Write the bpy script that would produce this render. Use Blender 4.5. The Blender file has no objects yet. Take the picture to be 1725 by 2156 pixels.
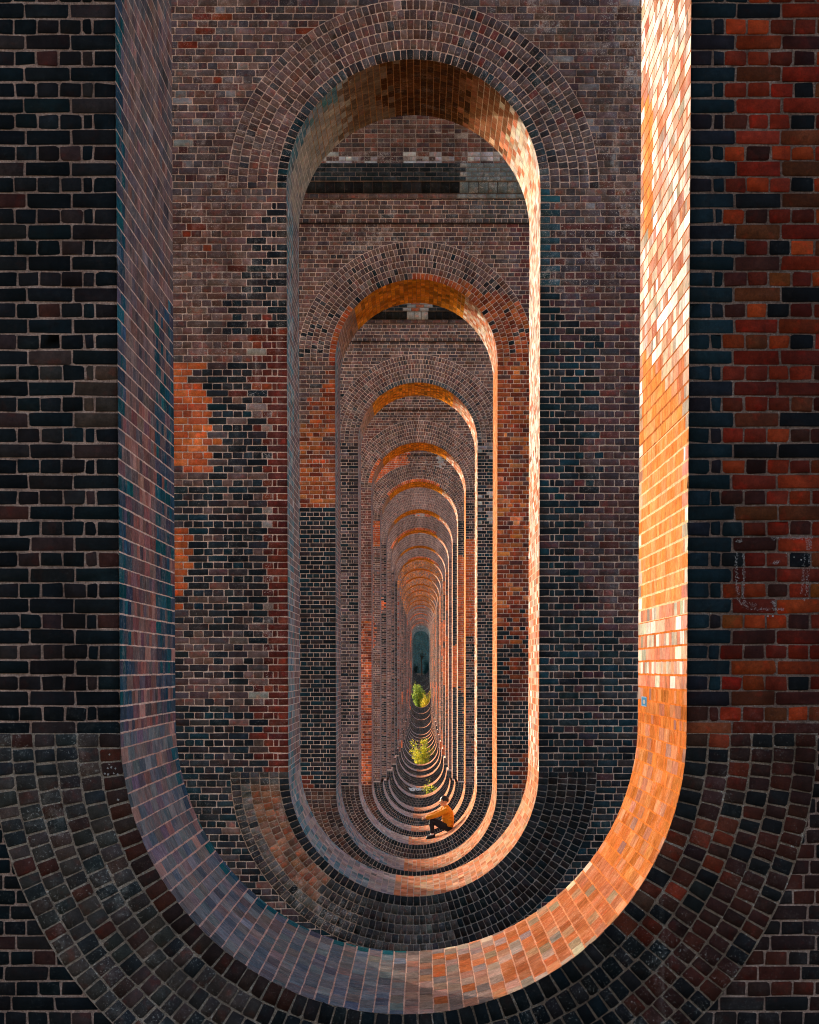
import bpy, math, random
import numpy as np
from mathutils import Vector, Matrix
D, C = bpy.data, bpy.context
scene = C.scene
R_ = math.radians

# ------------------------------------------------------------------ camera
F_PX, TILT, VX, HY = 4110.0, 0.0466, 887.9, 1407.3      # photograph read at 1725 x 2156
CAM_X = 0.09
CY = HY + F_PX * math.tan(TILT)
cam = D.cameras.new("camera"); cam_o = D.objects.new("camera", cam)
scene.collection.objects.link(cam_o); scene.camera = cam_o
cam.sensor_fit = 'HORIZONTAL'; cam.sensor_width = 24.0
cam.lens = 24.0 * F_PX / 1725.0
cam.shift_x = -(VX - 862.5) / 1725.0
cam.shift_y = (CY - 1078.0) / 1725.0
cam.clip_start = 0.05; cam.clip_end = 5000
cam_o.location = (CAM_X, 0, 0)
cam_o.rotation_euler = (math.pi / 2 - TILT, 0, 0)

# ------------------------------------------------------------------ light
SUN_EL, SUN_AZ = R_(12.5), R_(52)          # azimuth measured from -x towards +y
scene.world = D.worlds.new("World"); scene.world.use_nodes = True
wn = scene.world.node_tree; bg = wn.nodes['Background']
sky = wn.nodes.new('ShaderNodeTexSky'); sky.sky_type = 'NISHITA'; sky.sun_disc = False
sky.sun_elevation = SUN_EL; sky.sun_rotation = -(math.pi / 2 - SUN_AZ)
sky.air_density = 0.8; sky.dust_density = 3.0; sky.ozone_density = 0.6
wn.links.new(sky.outputs[0], bg.inputs[0]); bg.inputs[1].default_value = 0.15
sun = D.lights.new("sun", 'SUN'); sun.energy = 2.1; sun.angle = R_(0.5); sun.color = (1.0, 0.79, 0.66)
sun_o = D.objects.new("sun", sun); scene.collection.objects.link(sun_o)
to_sun = Vector((-math.cos(SUN_AZ) * math.cos(SUN_EL), math.sin(SUN_AZ) * math.cos(SUN_EL), math.sin(SUN_EL)))
sun_o.rotation_euler = to_sun.to_track_quat('Z', 'Y').to_euler()
sun_o.location = (-40, 60, 40)
scene.view_settings.view_transform = 'Standard'; scene.view_settings.look = 'None'
scene.view_settings.exposure = 1.8; scene.view_settings.gamma = 1.0
scene.cycles.max_bounces = 8; scene.cycles.diffuse_bounces = 5
scene.cycles.use_denoising = True; scene.cycles.filter_width = 1.05

# ------------------------------------------------------------------ helpers
col = scene.collection
rng = np.random.default_rng(11)
random.seed(5)

def tag(o, label=None, cat=None, group=None, kind=None):
    if label: o['label'] = label
    if cat: o['category'] = cat
    if group: o['group'] = group
    if kind: o['kind'] = kind
    return o

def empty(name, loc=(0, 0, 0)):
    o = D.objects.new(name, None); col.objects.link(o); o.location = loc; o.empty_display_size = 0.3
    return o

def proj(x, y, z):
    """where a point of the place falls in the photograph (1725 x 2156), used to read brick colours off it"""
    cd, sd = math.cos(TILT), math.sin(TILT)
    dep = y * cd - z * sd; v = z * cd + y * sd
    return VX + F_PX * (x - CAM_X) / dep, CY - F_PX * v / dep

def hash2(ix, iz, seed):
    h = (ix.astype(np.int64) * 374761393 + iz.astype(np.int64) * 668265263 + seed * 974711) & 0x7fffffff
    h = ((h ^ (h >> 13)) * 1274126177) & 0x7fffffff
    return ((h ^ (h >> 16)) & 0xffff) / 65535.0

def vnoise(x, z, seed=0):
    x = np.asarray(x, float); z = np.asarray(z, float)
    ix, iz = np.floor(x), np.floor(z); fx, fz = x - ix, z - iz
    fx = fx * fx * (3 - 2 * fx); fz = fz * fz * (3 - 2 * fz)
    a = hash2(ix, iz, seed); b = hash2(ix + 1, iz, seed); c = hash2(ix, iz + 1, seed); d = hash2(ix + 1, iz + 1, seed)
    return (a * (1 - fx) + b * fx) * (1 - fz) + (c * (1 - fx) + d * fx) * fz

def fbm(x, z, seed=0):
    return (vnoise(x, z, seed) + .5 * vnoise(2.03 * x, 2.03 * z, seed + 1) + .25 * vnoise(4.1 * x, 4.1 * z, seed + 2)) / 1.75

def pick(n, pal, w=None, var=.16):
    """random brick colours out of a palette, each with its own small variation"""
    pal = np.array(pal, float); w = np.ones(len(pal)) if w is None else np.array(w, float)
    c = pal[rng.choice(len(pal), n, p=w / w.sum())]
    c = c * np.exp(rng.normal(0, var, (n, 1))) * np.exp(rng.normal(0, var * .25, (n, 3)))
    return c

class Soup:
    """collects quads (4 separate vertices each) with a colour and a lime amount, builds one mesh"""
    def __init__(s): s.v = []; s.f = []; s.c = []; s.m = []; s.n = 0
    def add(s, verts, faces, colf, mat):
        verts = np.asarray(verts, np.float32).reshape(-1, 3); faces = np.asarray(faces, np.int32)
        s.v.append(verts); s.f.append(faces + s.n); s.n += len(verts)
        s.c.append(np.asarray(colf, np.float32)); s.m.append(np.full(len(faces), mat, np.int32))
    def quads(s, q, colr, mat, normal=None):
        q = np.asarray(q, float).reshape(-1, 4, 3)
        if normal is not None: q = orient(q, normal)
        n = len(q); colr = np.broadcast_to(np.asarray(colr, float), (n, 4))
        s.add(q.reshape(-1, 3), np.arange(4 * n).reshape(n, 4), colr, mat)
    def build(s, name, mats, parent=None, smooth=False):
        v = np.concatenate(s.v); f = np.concatenate(s.f); c = np.concatenate(s.c); m = np.concatenate(s.m)
        me = D.meshes.new(name)
        me.vertices.add(len(v)); me.vertices.foreach_set('co', v.ravel())
        me.loops.add(f.size); me.loops.foreach_set('vertex_index', f.ravel())
        me.polygons.add(len(f)); me.polygons.foreach_set('loop_start', np.arange(0, f.size, 4, dtype=np.int32))
        me.polygons.foreach_set('material_index', m)
        for mt in mats: me.materials.append(mt)
        a = me.attributes.new('tint', 'FLOAT_COLOR', 'FACE'); a.data.foreach_set('color', c.astype(np.float32).ravel())
        me.update(calc_edges=True)
        o = D.objects.new(name, me); col.objects.link(o)
        if parent: o.parent = parent
        return o

def orient(q, normal):
    nn = np.cross(q[:, 1] - q[:, 0], q[:, 3] - q[:, 0])
    normal = np.broadcast_to(np.asarray(normal, float), nn.shape)
    flip = (nn * normal).sum(1) < 0
    q = q.copy(); q[flip] = q[flip][:, ::-1]
    return q

def relief(soup, q, colr, normal, level, h=.004, jit=1.0):
    """bricks: level 0 flat, 1 bevelled, 2 rounded corners and rough outline"""
    q = orient(np.asarray(q, float).reshape(-1, 4, 3), normal); n = len(q)
    if n == 0: return
    colr = np.asarray(colr, float)
    nn = np.cross(q[:, 1] - q[:, 0], q[:, 3] - q[:, 0]); nn /= np.linalg.norm(nn, axis=1)[:, None] + 1e-12
    if level == 0:
        soup.quads(q + nn[:, None] * h, colr, 0); return
    lu = np.linalg.norm(q[:, 1] - q[:, 0], axis=1); lv = np.linalg.norm(q[:, 3] - q[:, 0], axis=1)
    lu = np.maximum(lu, .01); lv = np.maximum(lv, .01)
    def at(u, v):
        u = u[..., None]; v = v[..., None]
        return (q[:, None, 0] * (1 - u) + q[:, None, 1] * u) * (1 - v) + (q[:, None, 3] * (1 - u) + q[:, None, 2] * u) * v
    if level == 1:
        e = .0015
        mu = (e / lu)[:, None]; mv = (e / lv)[:, None]
        z0 = np.zeros((n, 1))
        u = np.concatenate([z0, z0 + 1, z0 + 1, z0], 1); v = np.concatenate([z0, z0, z0 + 1, z0 + 1], 1)
        base = at(u, v) - nn[:, None] * .004
        ut = np.where(u > .5, 1 - mu, mu); vt = np.where(v > .5, 1 - mv, mv)
        top = at(ut, vt) + nn[:, None] * (h + jit * np.clip(rng.normal(0, .0012, (n, 1, 1)), -.002, .002))
        k = 4
    else:
        cu = (np.abs(rng.normal(.004, .004, (n, 8))) + .0015) / lu[:, None]; cv = (np.abs(rng.normal(.0035, .0035, (n, 8))) + .0015) / lv[:, None]
        cu = np.minimum(cu, .3); cv = np.minimum(cv, .3)
        U = np.array([0, 1, 1, 1, 1, 0, 0, 0.]); V = np.array([0, 0, 0, 1, 1, 1, 1, 0.])
        du = np.array([1, -1, 0, 0, -1, 1, 0, 0.]); dv = np.array([0, 0, 1, -1, 0, 0, -1, 1.])
        # corner order: (cu,0)(1-cu,0)(1,cv)(1,1-cv)(1-cu,1)(cu,1)(0,1-cv)(0,cv)
        ub = U + du * cu; vb = V + dv * cv
        ju = rng.normal(0, .0018, (n, 8)) / lu[:, None]; jv = rng.normal(0, .0018, (n, 8)) / lv[:, None]
        base = at(ub + ju, vb + jv) - nn[:, None] * .006
        e = .0012
        ut = .5 + (ub - .5) * (1 - 2 * e / lu[:, None]) + ju; vt = .5 + (vb - .5) * (1 - 2 * e / lv[:, None]) + jv
        top = at(ut, vt) + nn[:, None] * (h + jit * np.clip(rng.normal(0, .0018, (n, 1, 1)), -.002, .003))
        k = 8
    verts = np.concatenate([base, top], 1)            # n, 2k, 3
    if k == 4:
        loc = [[4, 5, 6, 7]] + [[a, (a + 1) % 4, 4 + (a + 1) % 4, 4 + a] for a in range(4)]
    else:
        loc = [[8, 9, 10, 15], [15, 10, 11, 14], [14, 11, 12, 13]] + [[a, (a + 1) % 8, 8 + (a + 1) % 8, 8 + a] for a in range(8)]
    loc = np.array(loc)
    f = (np.arange(n)[:, None, None] * (2 * k) + loc[None]).reshape(-1, 4)
    soup.add(verts.reshape(-1, 3), f, np.repeat(colr, len(loc), 0), 0)

# ------------------------------------------------------------------ materials
def nodes_of(name):
    m = D.materials.new(name); m.use_nodes = True
    nt = m.node_tree; b = nt.nodes['Principled BSDF']
    return m, nt, b

def mix(nt, kind, fac, a, b):
    n = nt.nodes.new('ShaderNodeMix'); n.data_type = 'RGBA'; n.blend_type = kind
    for key, val in ((0, fac), (6, a), (7, b)):
        if hasattr(val, 'links'): nt.links.new(val, n.inputs[key])
        else: n.inputs[key].default_value = val if key == 0 else (*val, 1)
    return n.outputs[2]

def noise(nt, vec, scale, detail=4, rough=.6):
    n = nt.nodes.new('ShaderNodeTexNoise'); n.inputs['Scale'].default_value = scale
    n.inputs['Detail'].default_value = detail; n.inputs['Roughness'].default_value = rough
    if vec: nt.links.new(vec, n.inputs['Vector'])
    return n.outputs['Fac']

def ramp(nt, f, a, b, c0=0., c1=1.):
    n = nt.nodes.new('ShaderNodeMapRange'); n.inputs[1].default_value = a; n.inputs[2].default_value = b
    n.inputs[3].default_value = c0; n.inputs[4].default_value = c1
    nt.links.new(f, n.inputs[0]); return n.outputs[0]

def mul(nt, a, b, op='MULTIPLY'):
    n = nt.nodes.new('ShaderNodeMath'); n.operation = op
    for k, v in ((0, a), (1, b)):
        if hasattr(v, 'links'): nt.links.new(v, n.inputs[k])
        else: n.inputs[k].default_value = v
    return n.outputs[0]

def brick_material(name, mortar, bump=.7, gloss=1.0):
    m, nt, b = nodes_of(name)
    at = nt.nodes.new('ShaderNodeAttribute'); at.attribute_name = 'tint'
    geo = nt.nodes.new('ShaderNodeNewGeometry'); P = geo.outputs['Position']
    n1 = noise(nt, P, 34 if not mortar else 60, 5, .7)
    n2 = noise(nt, P, 9, 3, .6)
    f1 = ramp(nt, n1, .25, .75, .62, 1.38)
    f2 = ramp(nt, n2, .3, .7, .8, 1.2)
    g = nt.nodes.new('ShaderNodeCombineColor'); ff = mul(nt, f1, f2)
    for k in range(3): nt.links.new(ff, g.inputs[k])
    c = mix(nt, 'MULTIPLY', 1.0, at.outputs['Color'], g.outputs[0])
    # scorch / iron patches inside a brick
    n4 = noise(nt, P, 17, 3, .5)
    c = mix(nt, 'MULTIPLY', mul(nt, ramp(nt, n4, .56, .68), .45), c, (.45, .38, .36))
    if not mortar:
        n8 = noise(nt, P, 13, 2, .5)
        c = mix(nt, 'MULTIPLY', mul(nt, ramp(nt, n8, .57, .66), .55 if gloss else .3), c, (1.8, .9, .75))
    # soot and washed streaks that run down over bricks and joints alike
    st = nt.nodes.new('ShaderNodeVectorMath'); st.operation = 'MULTIPLY'; nt.links.new(P, st.inputs[0]); st.inputs[1].default_value = (4.5, 4.5, .5)
    nS = noise(nt, st.outputs[0], 1.0, 5, .62); nL = noise(nt, P, .9, 4, .6)
    so = mul(nt, ramp(nt, nS, .34, .66, .76, 1.18), ramp(nt, nL, .32, .68, .78, 1.2))
    if gloss:
        sc = nt.nodes.new('ShaderNodeCombineColor')
        for k in range(3): nt.links.new(so, sc.inputs[k])
        c = mix(nt, 'MULTIPLY', 1.0, c, sc.outputs[0])
    # lime bloom: soft clouds and crusty specks, as strong as the alpha says
    n3 = noise(nt, P, 4.5, 6, .72)
    n5 = noise(nt, P, 85, 3, .7)
    cloud = mul(nt, mul(nt, ramp(nt, n3, .54, .78), ramp(nt, n1, .38, .62)), .8)
    speck = mul(nt, mul(nt, ramp(nt, n5, .59, .67), ramp(nt, n3, .42, .58)), 1.5)
    run = mul(nt, mul(nt, ramp(nt, nS, .60, .74), ramp(nt, n1, .36, .6)), .45)
    lim = mul(nt, mul(nt, mul(nt, cloud, run, 'ADD'), mul(nt, speck, .8), 'ADD'), at.outputs['Alpha'])
    lim = mul(nt, lim, 1.0, 'MINIMUM')
    c = mix(nt, 'MIX', lim, c, (.46, .42, .37))
    n7 = noise(nt, P, 150, 4, .75)
    if mortar:
        sc = nt.nodes.new('ShaderNodeCombineColor'); fs = ramp(nt, n7, .35, .68, .55, 1.65)
        for k in range(3): nt.links.new(fs, sc.inputs[k])
        c = mix(nt, 'MULTIPLY', 1.0, c, sc.outputs[0])
    else:
        sc = nt.nodes.new('ShaderNodeCombineColor'); fs = ramp(nt, n7, .35, .65, .78, 1.22)
        for k in range(3): nt.links.new(fs, sc.inputs[k])
        c = mix(nt, 'MULTIPLY', 1.0, c, sc.outputs[0])
    nt.links.new(c, b.inputs['Base Color'])
    b.inputs['Roughness'].default_value = .95 if mortar else .78
    b.inputs['Specular IOR Level'].default_value = (.06 if mortar else .10) * gloss
    bu = nt.nodes.new('ShaderNodeBump'); bu.inputs['Distance'].default_value = .006 if mortar else .004
    bu.inputs['Strength'].default_value = bump
    n6 = noise(nt, P, 210, 3, .7)
    hgt = mul(nt, mul(nt, n1, .6), mul(nt, n6, .5), 'ADD')
    nt.links.new(hgt, bu.inputs['Height']); nt.links.new(bu.outputs[0], b.inputs['Normal'])
    return m

M_BRICK = brick_material('weathered_brick', False)
M_MORTAR = brick_material('lime_mortar', True)
M_INNER = brick_material('smooth_worn_brick', False, .4, 0.)
M_INMOR = brick_material('flush_mortar', True, .25, 0.)

def rear_brick_material():
    m, nt, b = nodes_of('plain_brickwork')
    tc = nt.nodes.new('ShaderNodeNewGeometry')
    sp = nt.nodes.new('ShaderNodeSeparateXYZ'); nt.links.new(tc.outputs['Position'], sp.inputs[0])
    s = mul(nt, sp.outputs[0], sp.outputs[1], 'ADD')
    cb = nt.nodes.new('ShaderNodeCombineXYZ'); nt.links.new(s, cb.inputs[0]); nt.links.new(sp.outputs[2], cb.inputs[1])
    br = nt.nodes.new('ShaderNodeTexBrick'); nt.links.new(cb.outputs[0], br.inputs['Vector'])
    br.inputs['Scale'].default_value = 1; br.inputs['Brick Width'].default_value = .228; br.inputs['Row Height'].default_value = .0767
    br.inputs['Mortar Size'].default_value = .006; br.squash = .5; br.squash_frequency = 2
    br.inputs['Color1'].default_value = (.20, .085, .05, 1); br.inputs['Color2'].default_value = (.34, .14, .07, 1)
    br.inputs['Mortar'].default_value = (.42, .33, .26, 1)
    n = noise(nt, tc.outputs['Position'], 1.3, 5)
    c = mix(nt, 'MULTIPLY', ramp(nt, n, .4, .7), br.outputs['Color'], (.55, .5, .48))
    nt.links.new(c, b.inputs['Base Color']); b.inputs['Roughness'].default_value = .9
    return m
M_REAR = rear_brick_material()

def simple_material(name, c, rough=.8, nscale=None, amp=.3, spec=.3, bump=0):
    m, nt, b = nodes_of(name)
    b.inputs['Base Color'].default_value = (*c, 1); b.inputs['Roughness'].default_value = rough
    b.inputs['Specular IOR Level'].default_value = spec
    if nscale:
        geo = nt.nodes.new('ShaderNodeNewGeometry')
        f = ramp(nt, noise(nt, geo.outputs['Position'], nscale, 5), .25, .75, 1 - amp, 1 + amp)
        g = nt.nodes.new('ShaderNodeCombineColor')
        for k in range(3): nt.links.new(f, g.inputs[k])
        nt.links.new(mix(nt, 'MULTIPLY', 1.0, c, g.outputs[0]), b.inputs['Base Color'])
        if bump:
            bu = nt.nodes.new('ShaderNodeBump'); bu.inputs['Distance'].default_value = bump; bu.inputs['Strength'].default_value = .8
            nt.links.new(f, bu.inputs['Height']); nt.links.new(bu.outputs[0], b.inputs['Normal'])
    return m

# ------------------------------------------------------------------ the viaduct's measures
PITCH, D0, T, W2, ATOP = 12.2, 9.705, 2.162, 1.408, 6.721
ZT = ATOP - W2                       # springing of the top arch
XO = 3.5                             # half the length of a pier across the viaduct
RW, RN = .108, 6                     # ring thickness, number of rings
COURSE, STR, HDR, CLO, JT = .0764, .222, .111, .055, .0085
ZWALL, ZSTEP, ZPL = 8.09, 7.67, -4.95
ZSPR = 8.665
INV = [-1.73, -2.57, -3.56, -4.20, -4.91, -5.44, -6.08, -6.33, -6.61, -6.70, -6.96, -7.19, -7.27, -7.45, -7.54, -7.60,
       -7.68, -7.80, -7.86, -7.40, -6.73, -6.2, -5.6, -5.0, -4.4, -3.7, -3.0, -2.3, -1.3]
NP = len(INV)
def yfront(i): return D0 + PITCH * i

# palettes (surface colours)
PLUM = [(.115, .066, .056), (.135, .085, .072), (.09, .056, .052), (.16, .095, .075), (.075, .058, .056), (.14, .07, .05)]
GREYP = [(.10, .075, .072), (.085, .066, .066), (.12, .085, .08), (.07, .058, .06)]
TEAL = [(.010, .025, .031), (.016, .029, .035), (.008, .013, .016), (.024, .028, .032), (.007, .030, .040)]
DARK = [(.016, .020, .022), (.010, .014, .017), (.028, .026, .027), (.009, .020, .024), (.040, .031, .030)]
RED = [(.17, .032, .014), (.21, .046, .018), (.12, .028, .018), (.26, .06, .02), (.08, .03, .024)]
ORNG = [(.50, .105, .025), (.44, .09, .024), (.56, .14, .035), (.38, .08, .03)]
RUST = [(.34, .085, .022), (.25, .055, .018), (.42, .13, .03), (.16, .05, .03), (.10, .05, .04), (.47, .16, .06)]
MOR = np.array((.50, .37, .29)); MORP = np.array((.60, .36, .27))

def zone(c, mask, pal, w=None, var=.16):
    k = int(mask.sum())
    if k: c[mask] = pick(k, pal, w, var)

# ------------------------------------------------------------------ brick colours, read off the photograph
def front_colour(i, x, z, hdr, sx):
    """colour (rgb + lime) of the wall bricks of pier i's near face; sx = distance from the opening's edge"""
    n = len(x); px, py = proj(x, yfront(i), z)
    lime = np.zeros(n)
    j1 = rng.normal(0, 8, n); nz = fbm(x * 1.6 + 7 * i, z * 1.1, 3 + i)
    left = x < 0
    if i == 0:
        c = pick(n, DARK + [(.028, .018, .018)], [2, 2, 1.0, 2, .4, 1]) * .33  # nearest pier darkened: the view's vignette is put into the brick colour
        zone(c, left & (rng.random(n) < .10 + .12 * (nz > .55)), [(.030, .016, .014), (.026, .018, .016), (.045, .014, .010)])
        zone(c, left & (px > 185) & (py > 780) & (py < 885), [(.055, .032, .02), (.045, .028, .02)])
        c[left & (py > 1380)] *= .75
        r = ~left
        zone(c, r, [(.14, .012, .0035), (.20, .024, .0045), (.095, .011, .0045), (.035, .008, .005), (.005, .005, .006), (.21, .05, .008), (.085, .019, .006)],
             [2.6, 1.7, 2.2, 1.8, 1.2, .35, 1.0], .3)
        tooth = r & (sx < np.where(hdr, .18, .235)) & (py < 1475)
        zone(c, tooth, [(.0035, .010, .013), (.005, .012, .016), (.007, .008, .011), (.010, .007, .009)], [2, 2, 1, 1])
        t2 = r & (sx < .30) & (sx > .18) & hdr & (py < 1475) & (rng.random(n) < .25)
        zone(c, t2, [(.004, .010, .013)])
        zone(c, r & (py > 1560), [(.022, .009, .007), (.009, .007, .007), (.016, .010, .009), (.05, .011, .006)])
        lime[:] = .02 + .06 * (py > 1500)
    elif i == 1:
        c = pick(n, GREYP + PLUM, [2, 2, 2, 1, 1, 1, 1, 1, 1, .6])
        lime[:] = .7 + 1.6 * (fbm(x * 1.3, z * .8, 71) > .6)
        c *= 1.12
        zone(c, (rng.random(n) < .05) & (py < 560), [(.26, .24, .23), (.20, .185, .18)])
        L = left
        zone(c, L & (py > 430) & (px < 560) & (py < 770), PLUM + [(.20, .10, .075)], [1, 2, .6, 2, .4, 2, 1.5])
        zone(c, L & (rng.random(n) < .05) & (py < 770), RED)
        zone(c, L & (py > 420 + j1) & (py < 700) & (px > 575 - (py - 420) * .40 + j1), DARK + PLUM[:2], [2, 2, 2, 2, 1, .8, .8])
        body = L & (py > 758)
        zone(c, body, DARK + TEAL + PLUM, [2, 2, 2, 1, 2, 1, 1, 1, 2, 1, .6, .5, .8, .3, .8, .5])
        zone(c, body & (py > 1330) & (py < 1480), PLUM + DARK)
        zone(c, body & (py > 1490) & (px < 480), TEAL + DARK)
        edge = np.interp(py, [765, 800, 850, 900, 1000, 1003], [405, 420, 448, 450, 440, 365])
        zone(c, L & (py > 765) & (py < 1003) & (px < edge + j1 * 1.5), ORNG, None, .10)
        zone(c, L & (py > 985) & (py < 1030) & (px < 450) & (rng.random(n) < .6), PLUM)
        edge = np.interp(py, [1110, 1130, 1190, 1215, 1300], [392, 400, 402, 380, 372])
        zone(c, L & (py > 1112) & (py < 1300) & (px < edge + j1 * 1.1), ORNG, None, .12)
        lime[body] = .25
        qed = np.interp(py, [680, 760, 900, 1100, 1400, 1500, 1640], [572, 540, 556, 558, 560, 536, 548])
        zone(c, L & (py > 690 + j1) & (py < 1645) & (px > qed + j1 * .9), [(.11, .022, .014), (.15, .03, .016), (.085, .02, .016), (.19, .04, .018)], [3, 2, 2, .6], .15)
        zj = L & (py > 740) & (py < 1480) & (np.abs(px - qed) < 13); zone(c, zj & (rng.random(n) < .3), [(.30, .26, .22), (.22, .17, .14)])
        lime[zj] = 2.2
        zone(c, L & (py > 660) & (py < 830) & (px > 520 + j1 * 2) & (px < 580) & (rng.random(n) < .45), RED + ORNG[:1])
        r = ~L
        zone(c, r & (py > 470), [(.085, .052, .052), (.10, .05, .045), (.07, .048, .05), (.11, .04, .034), (.06, .05, .055)])
        zone(c, r & (px < 1163) & (py > 300) & (py < 640), [(.02, .085, .105), (.028, .07, .088), (.04, .085, .10)])
        te = np.interp(py, [590, 640, 700, 770, 830, 1000, 1230, 1300, 1390, 1430], [1150, 1190, 1235, 1275, 1245, 1238, 1225, 1290, 1330, 1400])
        zone(c, r & (py > 590) & (px < te + j1 * 1.2), TEAL + DARK + [(.06, .03, .034)], [2, 2, 2, 1, 2, 1, 1, .6, 1, .5, 1.4])
        c[r & (px > 1240) & (py > 900) & (py < 1300)] *= .85
        lime[r & (py > 620)] = .35; lime[r & (px < te) & (py > 590)] = .12
        lime[r & (px < 1170) & (py > 250) & (py < 560)] = .9
    elif i == 2:
        c = pick(n, PLUM + [(.18, .10, .078), (.05, .045, .046)], [1, 2, 1, 2, .5, 1, 1.5, .6])
        lime[:] = .75 + 1.5 * (fbm(x * 1.3, z * .8, 73) > .58)
        L = left & (py > 740)
        d = np.interp(py, [740, 800, 860, 900, 930], [712, 690, 655, 640, 620])
        zone(c, L & (py < 1071) & (px > d + j1), RUST + RED[:4] + ORNG[:2], [2.4, 1.4, 2, .6, .5, 1, 1, 1.4, .6, 1.4, 1.2, .8], .18)
        zone(c, L & (py >= 1071), DARK + TEAL, None); lime[L & (py > 1071)] = .1
        zone(c, L & (py > 1633) & (px < 662 + j1), RED)
        zone(c, L & (py > 1660), [(.12, .05, .03), (.15, .07, .045), (.09, .05, .04)])
        r = (~left) & (py > 720)
        zone(c, r, RUST + RED, [2, 2, 1, .7, .6, .7, 2, 2.4, 1, 1.6, .6], .2); c[r] *= 1.25; lime[r] = .2
        zone(c, r & (py > 1340 + j1 * 4), DARK + TEAL + [(.08, .025, .018)])
        zone(c, r & (py > 1385) & (py < 1480) & (px > 1065 + j1), RED)
        zone(c, r & (py > 1590) & (px > 1088 + j1 * .6), RED)
        u = (py < 720) & (x > .6)
        zone(c, u & (px > 1075 + j1), [(.14, .05, .045), (.11, .055, .055), (.09, .06, .065)])
        zone(c, (z > ZSTEP) & (x > .9), [(.10, .09, .085), (.085, .075, .072)])
    elif i == 3:
        c = pick(n, PLUM + GREYP, [1, 2, 1, 2, .5, .6, 1, 1, 1, 1])
        lime[:] = 1.1
        zone(c, left & (py > 830), GREYP + DARK[2:], None); lime[left & (py > 830)] = .25
        r = ~left & (py > 850)
        zone(c, r, DARK + TEAL + PLUM[:1]); lime[r] = np.where(py[r] < 930, 1.6, .15)
    elif i == 4:
        c = pick(n, PLUM, None); lime[:] = .8
        zone(c, left & (py > 900), [(.15, .05, .035), (.12, .06, .05), (.18, .07, .05)]); lime[left & (py > 1000)] = 1.0
        zone(c, left & (py > 1310), ORNG + RED[:2])
        r = ~left & (py > 980); zone(c, r, DARK + PLUM + RED[:1]); lime[r] = .3
        zone(c, ~left & (py > 1135) & (py < 1340), ORNG, None, .1)
        lime[~left & (py > 1135)] = .05
    else:
        st = i % 6
        c = pick(n, PLUM, None); lime[:] = .8
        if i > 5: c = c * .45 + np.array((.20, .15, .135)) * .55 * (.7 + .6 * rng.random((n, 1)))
        low = py > HY - 330 + 12 * (i - 5)
        PG = [(.16, .12, .11), (.13, .10, .095), (.15, .095, .08)]
        lp = [DARK + PLUM, PLUM + PG, PLUM + DARK, DARK + TEAL, PG + RED[:1], PLUM + PG][st]
        rp = [PLUM + PG, DARK + TEAL, RUST[:2] + PLUM, PLUM + DARK, DARK, PLUM + RUST[1:3]][(st * 5 + i // 6) % 6]
        zone(c, left & low, lp); zone(c, ~left & low, rp)
        lime[low] = .25
        m = fbm(x * .8 + i * 3.1, z * .35 + i, 60 + i) > .68
        zone(c, m, ORNG, None, .12)
        if i in (7, 8): lime[(np.abs(x - .1) < .35) & (z > ATOP)] = 2.5
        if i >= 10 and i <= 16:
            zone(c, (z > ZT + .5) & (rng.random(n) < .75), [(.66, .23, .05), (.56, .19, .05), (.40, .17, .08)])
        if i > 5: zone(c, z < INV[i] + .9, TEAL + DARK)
        if i >= 25: c = c.mean(1, keepdims=True) * np.array((.8, 1.15, 1.2))  # grey teal tint puts the far end's tree shade into the colour
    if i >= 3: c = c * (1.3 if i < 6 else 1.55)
    if i in (7, 8): zone(c, (np.abs(x - .05 - .15 * np.sin(z * 3)) < .26) & (z > ATOP - .1) & (rng.random(n) < .8), [(.42, .42, .39), (.30, .30, .28), (.05, .06, .06)], [2, 2, .6])
    if i == 5: zone(c, (np.abs(x - .75) < .11) & (z > 7.1) & (z < 8.0), [(.45, .44, .42)])
    if i == 3: zone(c, (x > W2) & (z > ZT - 2.2) & (z < ZT + .5) & (vnoise(x * 7, z * 1.1, 9) > .55) & (rng.random(n) < .7), [(.38, .37, .35), (.26, .26, .25)])
    return np.concatenate([c, .8 * lime[:, None]], 1)

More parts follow.
